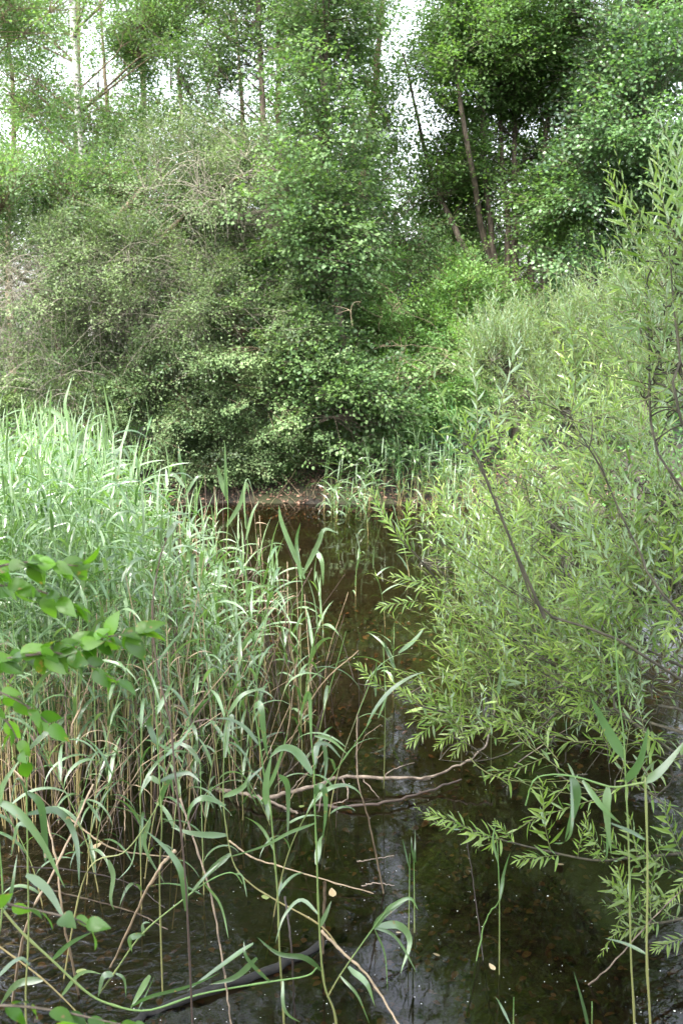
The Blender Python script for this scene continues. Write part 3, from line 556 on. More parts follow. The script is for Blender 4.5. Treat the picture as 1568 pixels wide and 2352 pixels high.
shoot_branch('willow_branch', 'small willow spray over the water in the middle of the pond channel', None, [at(1130, 1660, 5.3), at(1040, 1640, 5.3), at(960, 1620, 5.2), at(880, 1585, 5.2), at(820, 1570, 5.2)],
             [(at(960, 1620, 5.2), at(890, 1570, 5.2), 1), (at(880, 1585, 5.2), at(815, 1530, 5.2), 1), (at(1010, 1630, 5.2), at(965, 1560, 5.1), 1), (at(1060, 1650, 5.2), at(1000, 1600, 5.2), 1), (at(1060, 1660, 5.3), at(1000, 1720, 5.2), 1), (at(1010, 1640, 5.3), at(940, 1715, 5.2), 1), (at(1100, 1660, 5.2), at(1040, 1740, 5.1), 1)], .006)
shoot_branch('willow_branch', 'dark upright willow stem with a bright leafy tip rising in front of the far reeds', None, [at(1250, 1420, 4.5), at(1180, 1260, 4.5), at(1110, 1090, 4.5), at(1070, 1010, 4.5)],
             [(at(1085, 1040, 4.5), at(1055, 950, 4.45), 1), (at(1110, 1090, 4.5), at(1040, 1040, 4.5), 1), (at(1095, 1060, 4.5), at(1140, 970, 4.5), 1), (at(1140, 1150, 4.5), at(1080, 1110, 4.5), 1), (at(1170, 1240, 4.5), at(1200, 1150, 4.5), 1)], .008)
shoot_branch('willow_branch', 'slender willow shoot at the end of the branches with broad leaves over open water', None, [at(1010, 1340, 5.6), at(960, 1280, 5.5), at(915, 1230, 5.5), at(870, 1150, 5.6)],
             [(at(960, 1280, 5.5), at(880, 1200, 5.5), 1), (at(930, 1240, 5.5), at(940, 1150, 5.5), 1), (at(900, 1210, 5.5), at(850, 1130, 5.6), 1), (at(960, 1380, 5.6), at(870, 1400, 5.6), 1), (at(1000, 1340, 5.6), at(900, 1330, 5.6), 1)], .005)

# ------------------------------------------------------------------ reeds
def reed_blade(p0, az, el, L_, wd, arch, n=8, twist=0.):
    """one arching reed leaf from p0"""
    t = np.linspace(0, 1, n); ang = el - arch * t ** 1.3
    dx = np.cos(ang) / (n - 1) * L_; dz = np.sin(ang) / (n - 1) * L_
    h_ = np.concatenate([[0], np.cumsum(dx[:-1])]); z_ = np.concatenate([[0], np.cumsum(dz[:-1])])
    ca, sa = math.cos(az), math.sin(az)
    Cc = np.stack([p0[0] + h_ * ca, p0[1] + h_ * sa, p0[2] + z_], 1)
    Nn = np.stack([-np.sin(ang) * ca, -np.sin(ang) * sa, np.cos(ang)], 1)
    sd = np.array([-sa, ca, 0]); tw = twist * t[:, None]; Nn = Nn * np.cos(tw) + sd * np.sin(tw)
    W = wd * .5 * np.clip(np.minimum(1, .45 + t * 3.2) * (1 - t ** 2.2) ** .9, .02, 1)
    return strip(Cc, W, Nn, .22)
def reed_proto(h, nl, ll, lw, bend, kink=0):
    n = 12; t = np.linspace(0, 1, n); a = rng.random() * 6.28
    Cc = np.stack([bend * h * t ** 2 * math.cos(a), bend * h * t ** 2 * math.sin(a), h * t - bend * .2 * h * t ** 2], 1); Cc[:, 0] += np.sin(t * 5 + a) * .01
    gs = Geo(); V, Q = tubes(Cc[None], np.linspace(1, .45, n)[None] * .0036, 5); gs.add(V, Q, np.repeat(np.clip(t[:-1] * 1.9 - .15, 0, 1), 5))
    gl_ = Geo(); side = rng.random() * 6.28; wind = rng.random() * 6.28
    for i_ in range(nl):
        f = .22 + .76 * i_ / (nl - 1); p_ = np.array([np.interp(f, t, Cc[:, j]) for j in range(3)])
        az = side + (i_ % 2) * math.pi + rng.normal() * .45; k_ = 1 - .35 * abs(f - .6) * 2
        V, Q = reed_blade(p_, az, R(rng.uniform(25, 72)), ll * k_ * rng.uniform(.6, 1.2), lw * rng.uniform(.7, 1.25), R(rng.uniform(30, 170)), 8, rng.normal() * .9)
        gl_.add(V, Q, rng.random())
    V, Q = reed_blade(Cc[-1] - [0, 0, .03], side + 1.2, R(84), ll * .75, lw * .7, R(25), 6); gl_.add(V, Q, .9)
    return gs.mesh('reed_stem'), gl_.mesh('reed_foliage')
protos = [(h, *reed_proto(h, nl, .36, .0185, bd)) for h, nl, bd in [(2.0, 13, .10), (2.0, 12, .16), (1.8, 20, .05), (1.8, 11, .2), (1.6, 11, .12), (1.6, 10, .05), (1.35, 10, .15), (1.35, 9, .08), (1.1, 8, .12), (1.1, 8, .2), (.85, 7, .1), (.85, 7, .2), (.6, 6, .12), (2.2, 13, .12)]]
for h_, a_, b_ in protos: a_.materials.append(M['reed_stem']); b_.materials.append(M['reed'])
dark_leaf = {}
def reed(loc, h, label, group, dark=False):
    ps = sorted(range(len(protos)), key=lambda k: abs(protos[k][0] - h) + rng.random() * .12); h0, sm, lm = protos[ps[0]]
    root = empty('reed', loc, label, 'reed', group); root.rotation_euler = (rng.normal() * .05, rng.normal() * .05, rng.random() * 6.28); s_ = h / h0; root.scale = (s_ * rng.uniform(.9, 1.1),) * 2 + (s_,)
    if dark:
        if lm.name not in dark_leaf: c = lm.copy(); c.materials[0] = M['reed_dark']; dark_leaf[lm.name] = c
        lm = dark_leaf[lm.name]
    for nm, me in (('stem', sm), ('foliage', lm)):
        o = bpy.data.objects.new(nm, me); C.objects.link(o); o.parent = root
    return root
TOPU = [0, 100, 200, 300, 400, 480, 560, 640, 720, 780]; TOPV = [960, 935, 935, 1030, 1110, 1185, 1235, 1270, 1300, 1400]
cand = []; tries = 0
while len(cand) < 700 and tries < 20000:
    tries += 1
    y = 5.3 + 7.8 * rng.random() ** 1.15; xr = np.interp(y, [5.3, 6, 7, 8, 9, 10, 11, 13.2], [-.70, -.30, -.12, -.12, -.40, -.95, -1.55, -2.1]); x = xr - (2.6 * rng.random() ** .62 if rng.random() < .6 else rng.uniform(1.2, 5)) * (y / 8)
    if x < -.36 * y - .25: continue
    if mnoise.noise(Vector((x * 1.3, y * 1.3, 9))) < -.25 - .4 * rng.random(): continue
    if xr - x < .5 and rng.random() < .35: continue
    u = 784 + F * x / (y * .985 + .45)
    vt = np.interp(u, TOPU, TOPV) + abs(rng.normal()) * 105; dep = R(10) + math.atan((vt - 1176) / F); z = CAMZ - y * math.tan(dep)
    z = min(z, 2.25) * rng.uniform(.82, 1.02)
    if z < .35: continue
    cand.append((x, y, z))
cand.sort(key=lambda c: c[1] + rng.random() * 2.2)
NIND = 100
for x, y, z in cand[:NIND]:
    zone = ('pale green reed at the front of the dense reed bed on the left', 'green reed in the thick of the left reed bed')[int(y > 7)] if x < -.9 else 'short green reed on the thin edge of the left bed beside open water'
    reed((x, y, -.12), z + .12, zone, zone.replace('reed ', 'reeds ', 1))
# the rest of the bed as one mass
gl_, gs = Geo(), Geo(); arr = []
for h_, a_, b_ in protos:
    def get(me):
        V = np.empty(len(me.vertices) * 3, np.float32); me.vertices.foreach_get('co', V); Q = np.empty(len(me.loops), np.int32); me.loops.foreach_get('vertex_index', Q)
        A = np.empty(len(me.polygons), np.float32); me.attributes['rnd'].data.foreach_get('value', A); return V.reshape(-1, 3).astype(float), Q.reshape(-1, 4), A
    arr.append((h_, get(a_), get(b_)))
for x, y, z in cand[NIND:]:
    k_ = min(range(len(arr)), key=lambda k: abs(arr[k][0] - z) + rng.random() * .15); h0, A_, B_ = arr[k_]; s_ = (z + .12) / h0; th = rng.random() * 6.28; c_, d_ = math.cos(th), math.sin(th)
    Rm = np.array([[c_, -d_, rng.normal() * .05], [d_, c_, rng.normal() * .05], [0, 0, 1]])
    gs.add(A_[0] @ Rm.T * s_ + [x, y, -.12], A_[1], A_[2]); gl_.add(B_[0] @ Rm.T * s_ + [x, y, -.12], B_[1], B_[2])
rb = empty('reed_bed', (-3, 10, 0), 'mass of pale green reeds filling the back of the left reed bed', 'reed bed'); tag(rb, kind='stuff')
gs.obj('stems', M['reed_stem'], rb)['kind'] = 'stuff'; gl_.obj('foliage', M['reed'], rb)['kind'] = 'stuff'
# far reeds at the bank, shaded
for k_ in range(62):
    u = rng.uniform(880, 1100) if k_ < 46 else rng.uniform(745, 870); yy = rng.uniform(14.6, 16.2) if k_ < 46 else rng.uniform(14.2, 15.0)
    p_ = at(u, 1110, yy); lab = 'blue green reed in the shaded clump on the far bank' if k_ < 46 else 'small arching reed at the foot of the central shrubs'
    h = rng.uniform(.8, 1.35) if k_ < 46 else rng.uniform(.45, .75)
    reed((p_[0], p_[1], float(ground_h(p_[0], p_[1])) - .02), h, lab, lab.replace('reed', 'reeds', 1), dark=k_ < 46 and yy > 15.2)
for k_ in range(34):
    u = rng.uniform(960, 1330); yy = rng.uniform(9.5, 13.2); p_ = at(u, 1150, yy); lab = 'reed growing up through the willow on the right'
    if p_[0] > 3.4: continue
    reed((p_[0], p_[1], min(float(ground_h(p_[0], p_[1])), 0) - .05), rng.uniform(.8, 1.3), lab, 'reeds mixed with the right hand willow')
for j, (u, v, h, lab) in enumerate([(745, 1420, .5, 'small young reed standing alone in the middle of the channel'), (815, 1330, .42, 'low tufted reed shoot in open water with a clear reflection'), (845, 1190, .6, 'pale reed beside the far end of the channel'), (885, 1400, .6, 'leaning young reed left of the willow tips'),
                                    (770, 1160, .45, 'tiny reed at the mud edge under the shrubs'), (905, 1560, .45, 'thin reed with two spear leaves in the sky reflection'), (940, 1290, .7, 'reed touching the left tips of the near willow')]):
    p_ = onz(u, v + 40, 0); reed((p_[0], p_[1], -.1), h + .1, lab, None)

# dry canes standing in the reed bed
def cane_mesh(L_, r, kinks, seed):
    rg = np.random.default_rng(seed); n = 9; t = np.linspace(0, 1, n); Cc = np.stack([rg.normal() * .05 * t, rg.normal() * .05 * t, t * L_], 1)
    for _ in range(kinks):
        k_ = rg.integers(3, n - 1); a = rg.normal(size=2) * .5; Cc[k_:, 0] += (t[k_:] - t[k_]) * a[0] * L_; Cc[k_:, 1] += (t[k_:] - t[k_]) * a[1] * L_
    g = Geo(); V, Q = tubes(Cc[None], np.linspace(1, .6, n)[None] * r, 5); g.add(V, Q, np.clip(t[:-1, None] + rg.random() * .4 + 0 * np.arange(5)[None], 0, 1).ravel())
    if rg.random() < .6:
        for _ in range(2):
            k_ = rg.integers(3, n - 1); V, Q = reed_blade(Cc[k_], rg.random() * 6.28, R(40), .18, .010, R(110), 6); g.add(V, Q, .8)
    return g.mesh('dry_cane')
cm = [cane_mesh(L_, .0036, k_, 30 + j) for j, (L_, k_) in enumerate([(1.3, 0), (1.1, 1), (.9, 1), (1.4, 0), (.8, 0), (1.0, 2), (1.2, 1), (.7, 1)])]
for c in cm: c.materials.append(M['cane'])
cd = [c.copy() for c in cm]
for c in cd: c.materials[0] = M['cane_dark']
for k_ in range(215):
    y = 5.15 + 3.4 * rng.random() ** 1.5 if k_ < 150 else rng.uniform(8, 12); xr = np.interp(y, [5.1, 6, 7, 8, 9, 10, 12], [-.9, -.5, -.3, -.2, -.3, -.7, -1.5]); x = rng.uniform(max(-.36 * y, xr - 3), xr)
    dk = rng.random() < .5; me = (cd if dk else cm)[rng.integers(8)]
    lab = ('thin dark dead reed stalk among the stems of the left bed', 'dry tan reed cane standing among the stems of the left bed')[not dk] if y < 8.6 else 'dry tan cane at the far back of the left reed bed'
    o = bpy.data.objects.new('dry_cane', me); C.objects.link(o); o.location = (x, y, -.12); lean = abs(rng.normal()) * .30 + (rng.random() < .25) * .6
    o.rotation_euler = (lean * math.cos(k_ * 2.4), lean * math.sin(k_ * 2.4), rng.random() * 6.28); o.scale = (1, 1, rng.uniform(.7, 1.15))
    tag(o, lab, 'cane', lab.replace('stalk', 'stalks').replace('cane ', 'canes '))

# ------------------------------------------------------------------ foreground reeds, each leaf its own part
def hero_leaf(parent, pts, Y, wpx, mat, name='leaf', tw=None):
    P = smooth_path([at(*p_[:2], (p_[2] if len(p_) > 2 else Y)) for p_ in pts], 14); n = 14; t = np.linspace(0, 1, n)
    v_ = unit(P - np.array([0, 0, CAMZ])); tw = rng.normal() * .45 if tw is None else tw
    T = unit(np.gradient(P, axis=0)); Nn = -v_ + np.array([0, 0, .35]); Sd = unit(np.cross(T, Nn)); Nn = unit(Nn) * math.cos(tw) + Sd * math.sin(tw)
    W = wpx * Y / F * .5 * np.clip(np.minimum(1, .4 + t * 3) * (1 - t ** 2.4) ** .9, .02, 1)
    # let it bulge a little out of the plane
    P = P + np.array([0, 1, 0]) * (np.sin(t * 3) * rng.normal() * .03)[:, None]
    g = Geo(); V, Q = strip(P, W, Nn, .2); g.add(V, Q, rng.random() * .8 + .1)
    me_o = g.obj(name, mat, parent); return me_o
def hero_reed(label, stem, Y, leaves, rad=.0034, smat='reed_stem', lmat='reed', auto=0, tone=(.35, 1.), base=None, cat='reed', name='reed', widths=18):
    P = [at(*p_[:2], (p_[2] if len(p_) > 2 else Y)) for p_ in stem]
    if base is not None: P = [np.array(base, float)] + P
    P = smooth_path(P, 40); root = empty(name, P[0], label, cat)
    g = Geo(); nj = 40; rr = np.linspace(1, .5, nj) * rad; rr[::6] *= 1.35                       # joints
    V, Q = tubes(P[None], rr[None], 7); g.add(V, Q, np.repeat(np.linspace(tone[0], tone[1], nj - 1), 7)); g.obj('stem', M[smat], root)
    for lf in leaves: hero_leaf(root, lf[0], Y, lf[1], M[lmat])
    for k_ in range(auto):
        i_ = int(nj * (.35 + .6 * k_ / max(1, auto - 1))) - 1; g = Geo(); az = (0 if k_ % 2 else math.pi) + rng.normal() * .6
        V, Q = reed_blade(P[i_], az, R(rng.uniform(25, 65)), rng.uniform(.22, .36), widths / 1000, R(rng.uniform(60, 150)), 12, rng.normal() * .5); g.add(V, Q, rng.random()); g.obj('leaf', M[lmat], root)
    return root
def foot(u, v): p_ = onz(u, v, 0); p_[2] = float(ground_h(p_[0], p_[1])); return p_
def under(u, v, Y):   # foot on the bed straight below
    p_ = at(u, v, Y); return [p_[0], p_[1], min(float(ground_h(p_[0], p_[1])), .4)]
hero_reed('tall upright reed at bottom centre whose top leaf folds over like a hook', [(772, 2352), (744, 2258), (732, 2108), (727, 1958), (723, 1864), (721, 1763), (715, 1702)], 3.45,
          [([(715, 1702), (714, 1640), (712, 1594), (702, 1594), (694, 1625), (688, 1668)], 15), ([(717, 1778), (680, 1735), (645, 1727), (618, 1742)], 24), ([(723, 1765), (728, 1722), (742, 1722), (748, 1765), (744, 1800)], 18), ([(722, 1712), (751, 1714), (785, 1745)], 10),
           ([(722, 1690), (760, 1700), (800, 1735)], 9), ([(723, 1832), (730, 1806), (745, 1811), (748, 1864), (741, 1925)], 17), ([(727, 1986), (734, 1950), (744, 1918)], 18), ([(725, 1890), (665, 1896), (600, 1928), (500, 1972)], 9), ([(734, 2128), (747, 2100), (761, 2068)], 14),
           ([(731, 2100), (690, 2090), (650, 2130), (632, 2170)], 10), ([(740, 2230), (700, 2190), (640, 2180), (590, 2150)], 15)], base=under(772, 2352, 3.45), rad=.0042)
hero_reed('straight green reed with a broad drooping top leaf standing left of the hooked reed', [(652, 2352), (642, 2183), (638, 2063), (629, 1950), (620, 1845), (608, 1789), (597, 1710), (584, 1625)], 3.6,
          [([(584, 1622), (600, 1614), (608, 1680), (616, 1745)], 17), ([(595, 1712), (564, 1680), (526, 1658), (488, 1652)], 14), ([(616, 1812), (636, 1762), (662, 1680)], 12), ([(629, 1952), (598, 1916), (560, 1878)], 13), ([(640, 1780), (658, 1810), (661, 1860), (660, 1932)], 15), ([(610, 1848), (612, 1790), (624, 1732)], 18),
           ([(638, 2066), (646, 2040), (652, 2018)], 8), ([(605, 1760), (570, 1800), (590, 1850)], 9)], base=under(652, 2352, 3.6), rad=.004)
hero_reed('long curving reed sweeping from the bed down to the lower centre', [(784, 2186), (736, 2126), (638, 2070), (578, 2032), (537, 1984), (518, 1890), (513, 1826), (515, 1732), (524, 1640)], 3.9,
          [([(522, 1918), (458, 1908), (394, 1899)], 17), ([(516, 1740), (520, 1680), (530, 1655), (534, 1700)], 16), ([(524, 1640), (560, 1590), (620, 1575)], 12), ([(513, 1830), (560, 1800), (580, 1765)], 14), ([(518, 1850), (470, 1830), (440, 1850), (430, 1890)], 14), ([(530, 1960), (490, 1990), (458, 2030)], 16)], tone=(.1, .8))
hero_reed('dark thin bare stem rising through the left bed in front of the reeds', [(442, 2352), (428, 2051), (417, 1920), (402, 1770), (391, 1657), (368, 1564), (353, 1470), (352, 1380), (366, 1290), (384, 1235)], 3.3,
          [([(384, 1236), (396, 1212), (420, 1200)], 16), ([(428, 2092), (416, 2015), (384, 1962), (334, 1908)], 20)], rad=.0035, smat='cane_dark', base=under(442, 2352, 3.3))
hero_reed('slim green reed with folded leaves crossing the dark stem', [(367, 2040, 3.9), (372, 1900), (367, 1792), (362, 1700), (358, 1600)], 3.7,
          [([(367, 1800), (345, 1790), (330, 1812)], 14), ([(366, 1795), (400, 1790), (430, 1785), (462, 1800)], 15), ([(368, 1850), (374, 1820), (392, 1790), (400, 1830)], 14), ([(362, 1720), (340, 1670), (348, 1640)], 16), ([(360, 1640), (380, 1600), (400, 1560)], 12)], base=under(367, 2060, 3.9))
hero_reed('pale green reed leaning in from the lower left across the ripples', [(196, 2012), (290, 1954), (361, 1852), (376, 1790), (380, 1700)], 4.0,
          [([(315, 1925), (300, 1990), (268, 2025)], 6), ([(250, 1975), (262, 2010), (256, 2060), (262, 2090)], 14), ([(345, 1880), (335, 1940), (380, 2030)], 12), ([(378, 1740), (420, 1700), (450, 1650)], 13)], tone=(.3, .9), base=under(120, 2080, 4.0))
hero_reed('reed slanting up to the right above the rippled shallows', [(230, 2280), (260, 2239), (327, 2145), (421, 2066), (477, 2025), (518, 2006), (541, 2008), (557, 2030)], 3.7,
          [([(262, 2238), (240, 2240), (226, 2290)], 20), ([(327, 2145), (305, 2140), (305, 2185)], 16), ([(330, 2150), (330, 2125), (346, 2120)], 14), ([(541, 2008), (555, 2022), (567, 2064)], 8), ([(265, 2235), (285, 2250), (290, 2290)], 8), ([(440, 2050), (470, 2010), (505, 1980)], 9), ([(470, 2030), (505, 2090), (525, 2160)], 11)], tone=(.5, 1))
hero_reed('bent reed lying across the bottom left corner over the black log', [(-30, 2040), (40, 2130), (120, 2205), (196, 2276), (252, 2306), (339, 2321), (458, 2284), (601, 2258), (702, 2242), (728, 2222)], 3.4,
          [([(582, 2168), (511, 2225), (430, 2278)], 22), ([(590, 2200), (540, 2245), (480, 2262)], 16), ([(300, 2312), (350, 2275), (440, 2250), (505, 2232)], 12), ([(345, 2240), (318, 2290), (300, 2318)], 16), ([(355, 2245), (335, 2295), (316, 2325)], 14), ([(120, 2205), (160, 2170), (215, 2140)], 14), ([(620, 2255), (570, 2190), (560, 2160)], 10), ([(650, 2250), (655, 2300), (690, 2345)], 10)], rad=.0048, tone=(.5, 1))
hero_reed('second thin reed crossing under the bent one at bottom left', [(-20, 2160), (100, 2250), (190, 2340), (230, 2400)], 3.5, [([(100, 2250), (40, 2260), (0, 2310)], 20), ([(140, 2290), (180, 2250), (235, 2240)], 12)], tone=(0, .5))
hero_reed('reed with long dark leaves arching in from the left edge', [(-30, 2330), (5, 2100), (0, 1950), (-15, 1820)], 2.9,
          [([(-15, 1835), (45, 1868), (100, 1940), (150, 2040)], 22), ([(60, 2010), (105, 2055), (150, 2120)], 26), ([(-5, 1860), (10, 1800), (50, 1740)], 16), ([(5, 2100), (35, 2040), (42, 1960)], 14), ([(-10, 2250), (40, 2210), (70, 2220)], 20)], lmat='reed', base=under(-30, 2340, 2.9))
hero_reed('upright reed near the left edge with paired drooping leaves', [(60, 2330), (66, 2150), (64, 1950), (62, 1800), (68, 1700), (75, 1600)], 3.2,
          [([(64, 1820), (90, 1860), (100, 1960), (104, 1985)], 20), ([(64, 1870), (120, 1890), (160, 1960), (180, 2040)], 20), ([(64, 1830), (40, 1790), (20, 1880)], 18), ([(66, 1900), (40, 1900), (25, 1970)], 14), ([(68, 1720), (110, 1690), (160, 1700)], 14), ([(75, 1600), (95, 1560), (140, 1530)], 15), ([(70, 1680), (40, 1640), (10, 1650)], 13)], base=under(60, 2340, 3.2))
hero_reed('blade leaved reed bending over the water at bottom centre', [(752, 2290), (784, 2235), (858, 2130), (893, 2085)], 3.5,
          [([(880, 2100), (900, 2080), (940, 2062), (960, 2090)], 12), ([(858, 2132), (915, 2150), (944, 2190), (920, 2240)], 20), ([(858, 2130), (910, 2165), (956, 2235)], 9), ([(860, 2132), (885, 2200), (890, 2280)], 16), ([(800, 2220), (840, 2230), (862, 2310)], 18), ([(780, 2240), (820, 2270), (850, 2352)], 8), ([(858, 2132), (880, 2105), (935, 2066)], 16)], rad=.003)
hero_reed('tall reed at lower right carrying one broad upright leaf and one pointing right', [(1456, 2400), (1448, 2205), (1445, 2064), (1442, 1923), (1436, 1798), (1431, 1689), (1422, 1620), (1415, 1532), (1412, 1440)], 3.1,
          [([(1431, 1740), (1394, 1676), (1355, 1601)], 26), ([(1435, 1795), (1465, 1745), (1487, 1668)], 24), ([(1420, 1600), (1418, 1540), (1412, 1480)], 8), ([(1445, 2064), (1452, 2030), (1456, 1990)], 12)], rad=.0034, lmat='reed', base=under(1456, 2400, 3.1))
hero_reed('broken reed at lower right bent flat to the left with leaves hanging from it', [(1492, 2400), (1484, 2205), (1486, 2001), (1481, 1801), (1478, 1797), (1440, 1804), (1400, 1807), (1341, 1789), (1309, 1782), (1266, 1779), (1225, 1792), (1206, 1850)], 3.0,
          [([(1480, 1797), (1516, 1758), (1575, 1695)], 22), ([(1309, 1783), (1322, 1830), (1296, 1930)], 28), ([(1337, 1792), (1378, 1845), (1424, 1890)], 15), ([(1395, 1806), (1390, 1860), (1402, 1960)], 22), ([(1392, 1806), (1398, 1900), (1392, 1975)], 14), ([(1484, 2192), (1440, 2175), (1388, 2156)], 9), ([(1481, 1929), (1440, 1905), (1388, 1885)], 13), ([(1309, 1785), (1290, 1870), (1265, 1930)], 10)], rad=.0037, base=under(1492, 2400, 3.0))
for lab, u, v, top, Y, lv in [('thin pair forming reed with one spear leaf in the lower right water', 1148, 2230, 1930, 4.0, [([(1146, 2070), (1160, 2020), (1172, 1960)], 9), ([(1144, 1985), (1132, 1930), (1138, 1890)], 7)]),
                              ('short straight reed spike above the dark reflection left of the thin pair', 938, 2150, 1960, 4.35, [([(938, 1990), (928, 1950), (922, 1925)], 6)]), ('twin of the short reed spike with a split tip', 953, 2150, 1965, 4.35, [([(953, 1985), (945, 1945), (944, 1920)], 6), ([(953, 1985), (950, 1950), (952, 1900)], 6)]),
                              ('leaning reed spear at the bottom edge right of centre', 1180, 2390, 2290, 3.6, [([(1170, 2352), (1150, 2320), (1135, 2290)], 9)]), ('reed leaf spear rising at the bottom right of the dark water', 1360, 2390, 2300, 3.5, [([(1352, 2370), (1335, 2300), (1316, 2230)], 10)]),
                              ('tall thin reed through the middle of the channel', 880, 1790, 1480, 5.6, [([(862, 1600), (862, 1560), (866, 1510)], 10), ([(868, 1650), (885, 1600), (885, 1570)], 9)]), ('leaning reed with one raised leaf beside the willow spray', 905, 1590, 1440, 6.6, [([(915, 1500), (950, 1470), (975, 1440)], 12), ([(908, 1540), (890, 1500), (880, 1470)], 10)]),
                              ('upright reed stem in front of the low willow shoots', 1060, 1720, 1470, 5.5, [([(1060, 1530), (1056, 1480), (1058, 1450)], 12)]), ('curved pale reed behind the arching willow limb', 1130, 1740, 1550, 5.3, [([(1140, 1600), (1128, 1580), (1124, 1555)], 12), ([(1142, 1600), (1148, 1560), (1150, 1530)], 10)])]:
    hero_reed(lab, [(u + rng.normal() * 2, (v + top) / 2), (u + rng.normal() * 5, top)], Y, lv, base=foot(u, v), rad=.0032)
# tall ones standing out of the bed
for lab, u, v, top, Y, lv in [('tallest reed of the far left with leaves against the dark thicket', 165, 1200, 960, 7.6, [([(165, 985), (150, 930), (168, 860)], 14), ([(168, 1010), (140, 960), (108, 940), (95, 965)], 13), ([(170, 1040), (200, 985), (232, 968)], 13), ([(165, 1010), (185, 960), (215, 930)], 12), ([(172, 1060), (205, 1010), (240, 1060)], 12)]),
                              ('tall reed with bowed leaves next to the tallest one', 250, 1250, 1010, 8.2, [([(248, 1035), (240, 990), (236, 950)], 11), ([(250, 1060), (280, 1030), (300, 1060)], 11), ([(250, 1050), (225, 1020), (210, 1040)], 10), ([(250, 1080), (285, 1010), (305, 935)], 10)]),
                              ('reed with a tall sharp tip standing above the right end of the bed', 520, 1290, 1080, 8.2, [([(520, 1150), (518, 1090), (516, 1010)], 12), ([(518, 1140), (505, 1100), (498, 1065)], 14), ([(520, 1210), (550, 1160), (565, 1110), (572, 1135)], 11)]),
                              ('reed with a folded pale leaf against the dark far water', 565, 1330, 1180, 7.9, [([(565, 1215), (562, 1130), (570, 1100), (585, 1150)], 13), ([(565, 1240), (580, 1180), (595, 1150)], 9)]),
                              ('reed arching to the right over open water at the edge of the bed', 690, 1440, 1290, 7.2, [([(695, 1320), (730, 1250), (745, 1215), (778, 1225)], 12), ([(700, 1330), (650, 1210), (640, 1160)], 12), ([(728, 1265), (740, 1290), (742, 1345)], 12), ([(690, 1330), (680, 1250), (690, 1200)], 10)]),
                              ('thin reed above the shrubs base with small curled leaves', 425, 1250, 1070, 8.6, [([(425, 1110), (415, 1060), (410, 1020)], 9), ([(425, 1140), (450, 1100), (465, 1090)], 9), ([(425, 1120), (400, 1090), (385, 1095)], 9)])]:
    hero_reed(lab, [(u, v), (u + 4, (v + top) / 2), (u, top)], Y, lv, base=under(u, v, Y), rad=.004)

# ------------------------------------------------------------------ broken canes over the near water
def cane(label, pts, rad=.004, tone=(.6, 1.), mat='cane', name='dry_cane', cat='cane'):
    P = smooth_path(pts, 30); P = P + rndn(30, 3) * .0012; g = Geo(); rr = np.linspace(1, .6, 30) * rad; rr[::7] *= 1.3
    V, Q = tubes(P[None], rr[None], 6); g.add(V, Q, np.repeat(rng.uniform(tone[0], tone[1], 29), 6)); return tag(g.obj(name, M[mat], origin=P[0]), label, cat)
def pz(*q): return [onz(u, v, z) for u, v, z in q]
cane('long tan cane lying low across the bottom centre leaf bed', pz((526, 1931, .12), (579, 1969, .08), (646, 1991, .05), (784, 2032, .03), (858, 2052, .01)), .0045)
cane('thick pale cane slanting down into the rippled shallows', [at(402, 1954, 3.9), at(346, 2029, 3.8), foot(222, 2188)], .0065)
cane('brown cane running from the left bed down to the bottom edge', [at(414, 1834, 4.2), at(458, 1965, 3.9), at(492, 2089, 3.7), at(518, 2258, 3.4), at(532, 2370, 3.3)], .0045, (.2, .5))
cane('black bare stalk left of the hooked reed', [at(655, 2059, 3.7), at(672, 2220, 3.6), foot(678, 2345)], .004, (0, .2), 'cane_dark')
cane('short grey stump of cane right of the hooked reed', [at(746, 2028, 4.0), foot(738, 2160)], .006, (.3, .5))
cane('pale cane reaching up to the right from the bed into open water', [foot(600, 1740), at(720, 1600, 5.6), at(823, 1494, 5.4)], .0045)
cane('tan cane crossing the bottom edge right of the log', [at(740, 2140, 3.8), at(790, 2190, 3.6), at(850, 2250, 3.5), at(925, 2370, 3.3)], .0055)
cane('thin cane with kink leaning left in the middle water', [foot(900, 2040), at(850, 1900, 4.6), at(822, 1790, 4.6), at(820, 1640, 5.0)], .004, (.3, .5))
cane('thin dark stalk standing slanted in the lower right water', [foot(1132, 2265), at(1100, 2130, 4.2), at(1070, 1920, 4.3)], .003, (.1, .2), 'cane_dark')
cane('yellow green broken cane dipping into the lower right water', [foot(1072, 2228), at(1110, 2130, 4.15), at(1150, 2060, 4.1), at(1158, 1990, 4.05)], .0035, (.75, .8), 'reed_stem')
cane('pale straw cane standing at the far left edge', [foot(190, 2250), at(150, 2130, 3.7), at(130, 1980, 3.7), at(100, 1850, 3.8)], .005)
cane('straw coloured cane leaning right at the far left edge', [foot(20, 2270), at(60, 2130, 3.5), at(130, 1990, 3.6), at(215, 1800, 3.8)], .0055)
cane('cane arch with dark foot in the left shallows', pz((160, 1880, .25), (250, 1945, .12), (330, 1962, .05), (400, 1968, .02)), .0045)
cane('long thin dark twig lying across the left shallows', pz((20, 1990, .3), (180, 2000, .2), (300, 2030, .1), (378, 2085, .02)), .0035, (.1, .2), 'cane_dark')
cane('long red brown twig crossing the left shallows below the dark one', pz((100, 2040, .3), (220, 2070, .16), (320, 2100, .06), (385, 2135, .02)), .0035, (.1, .4))
k_ = 0
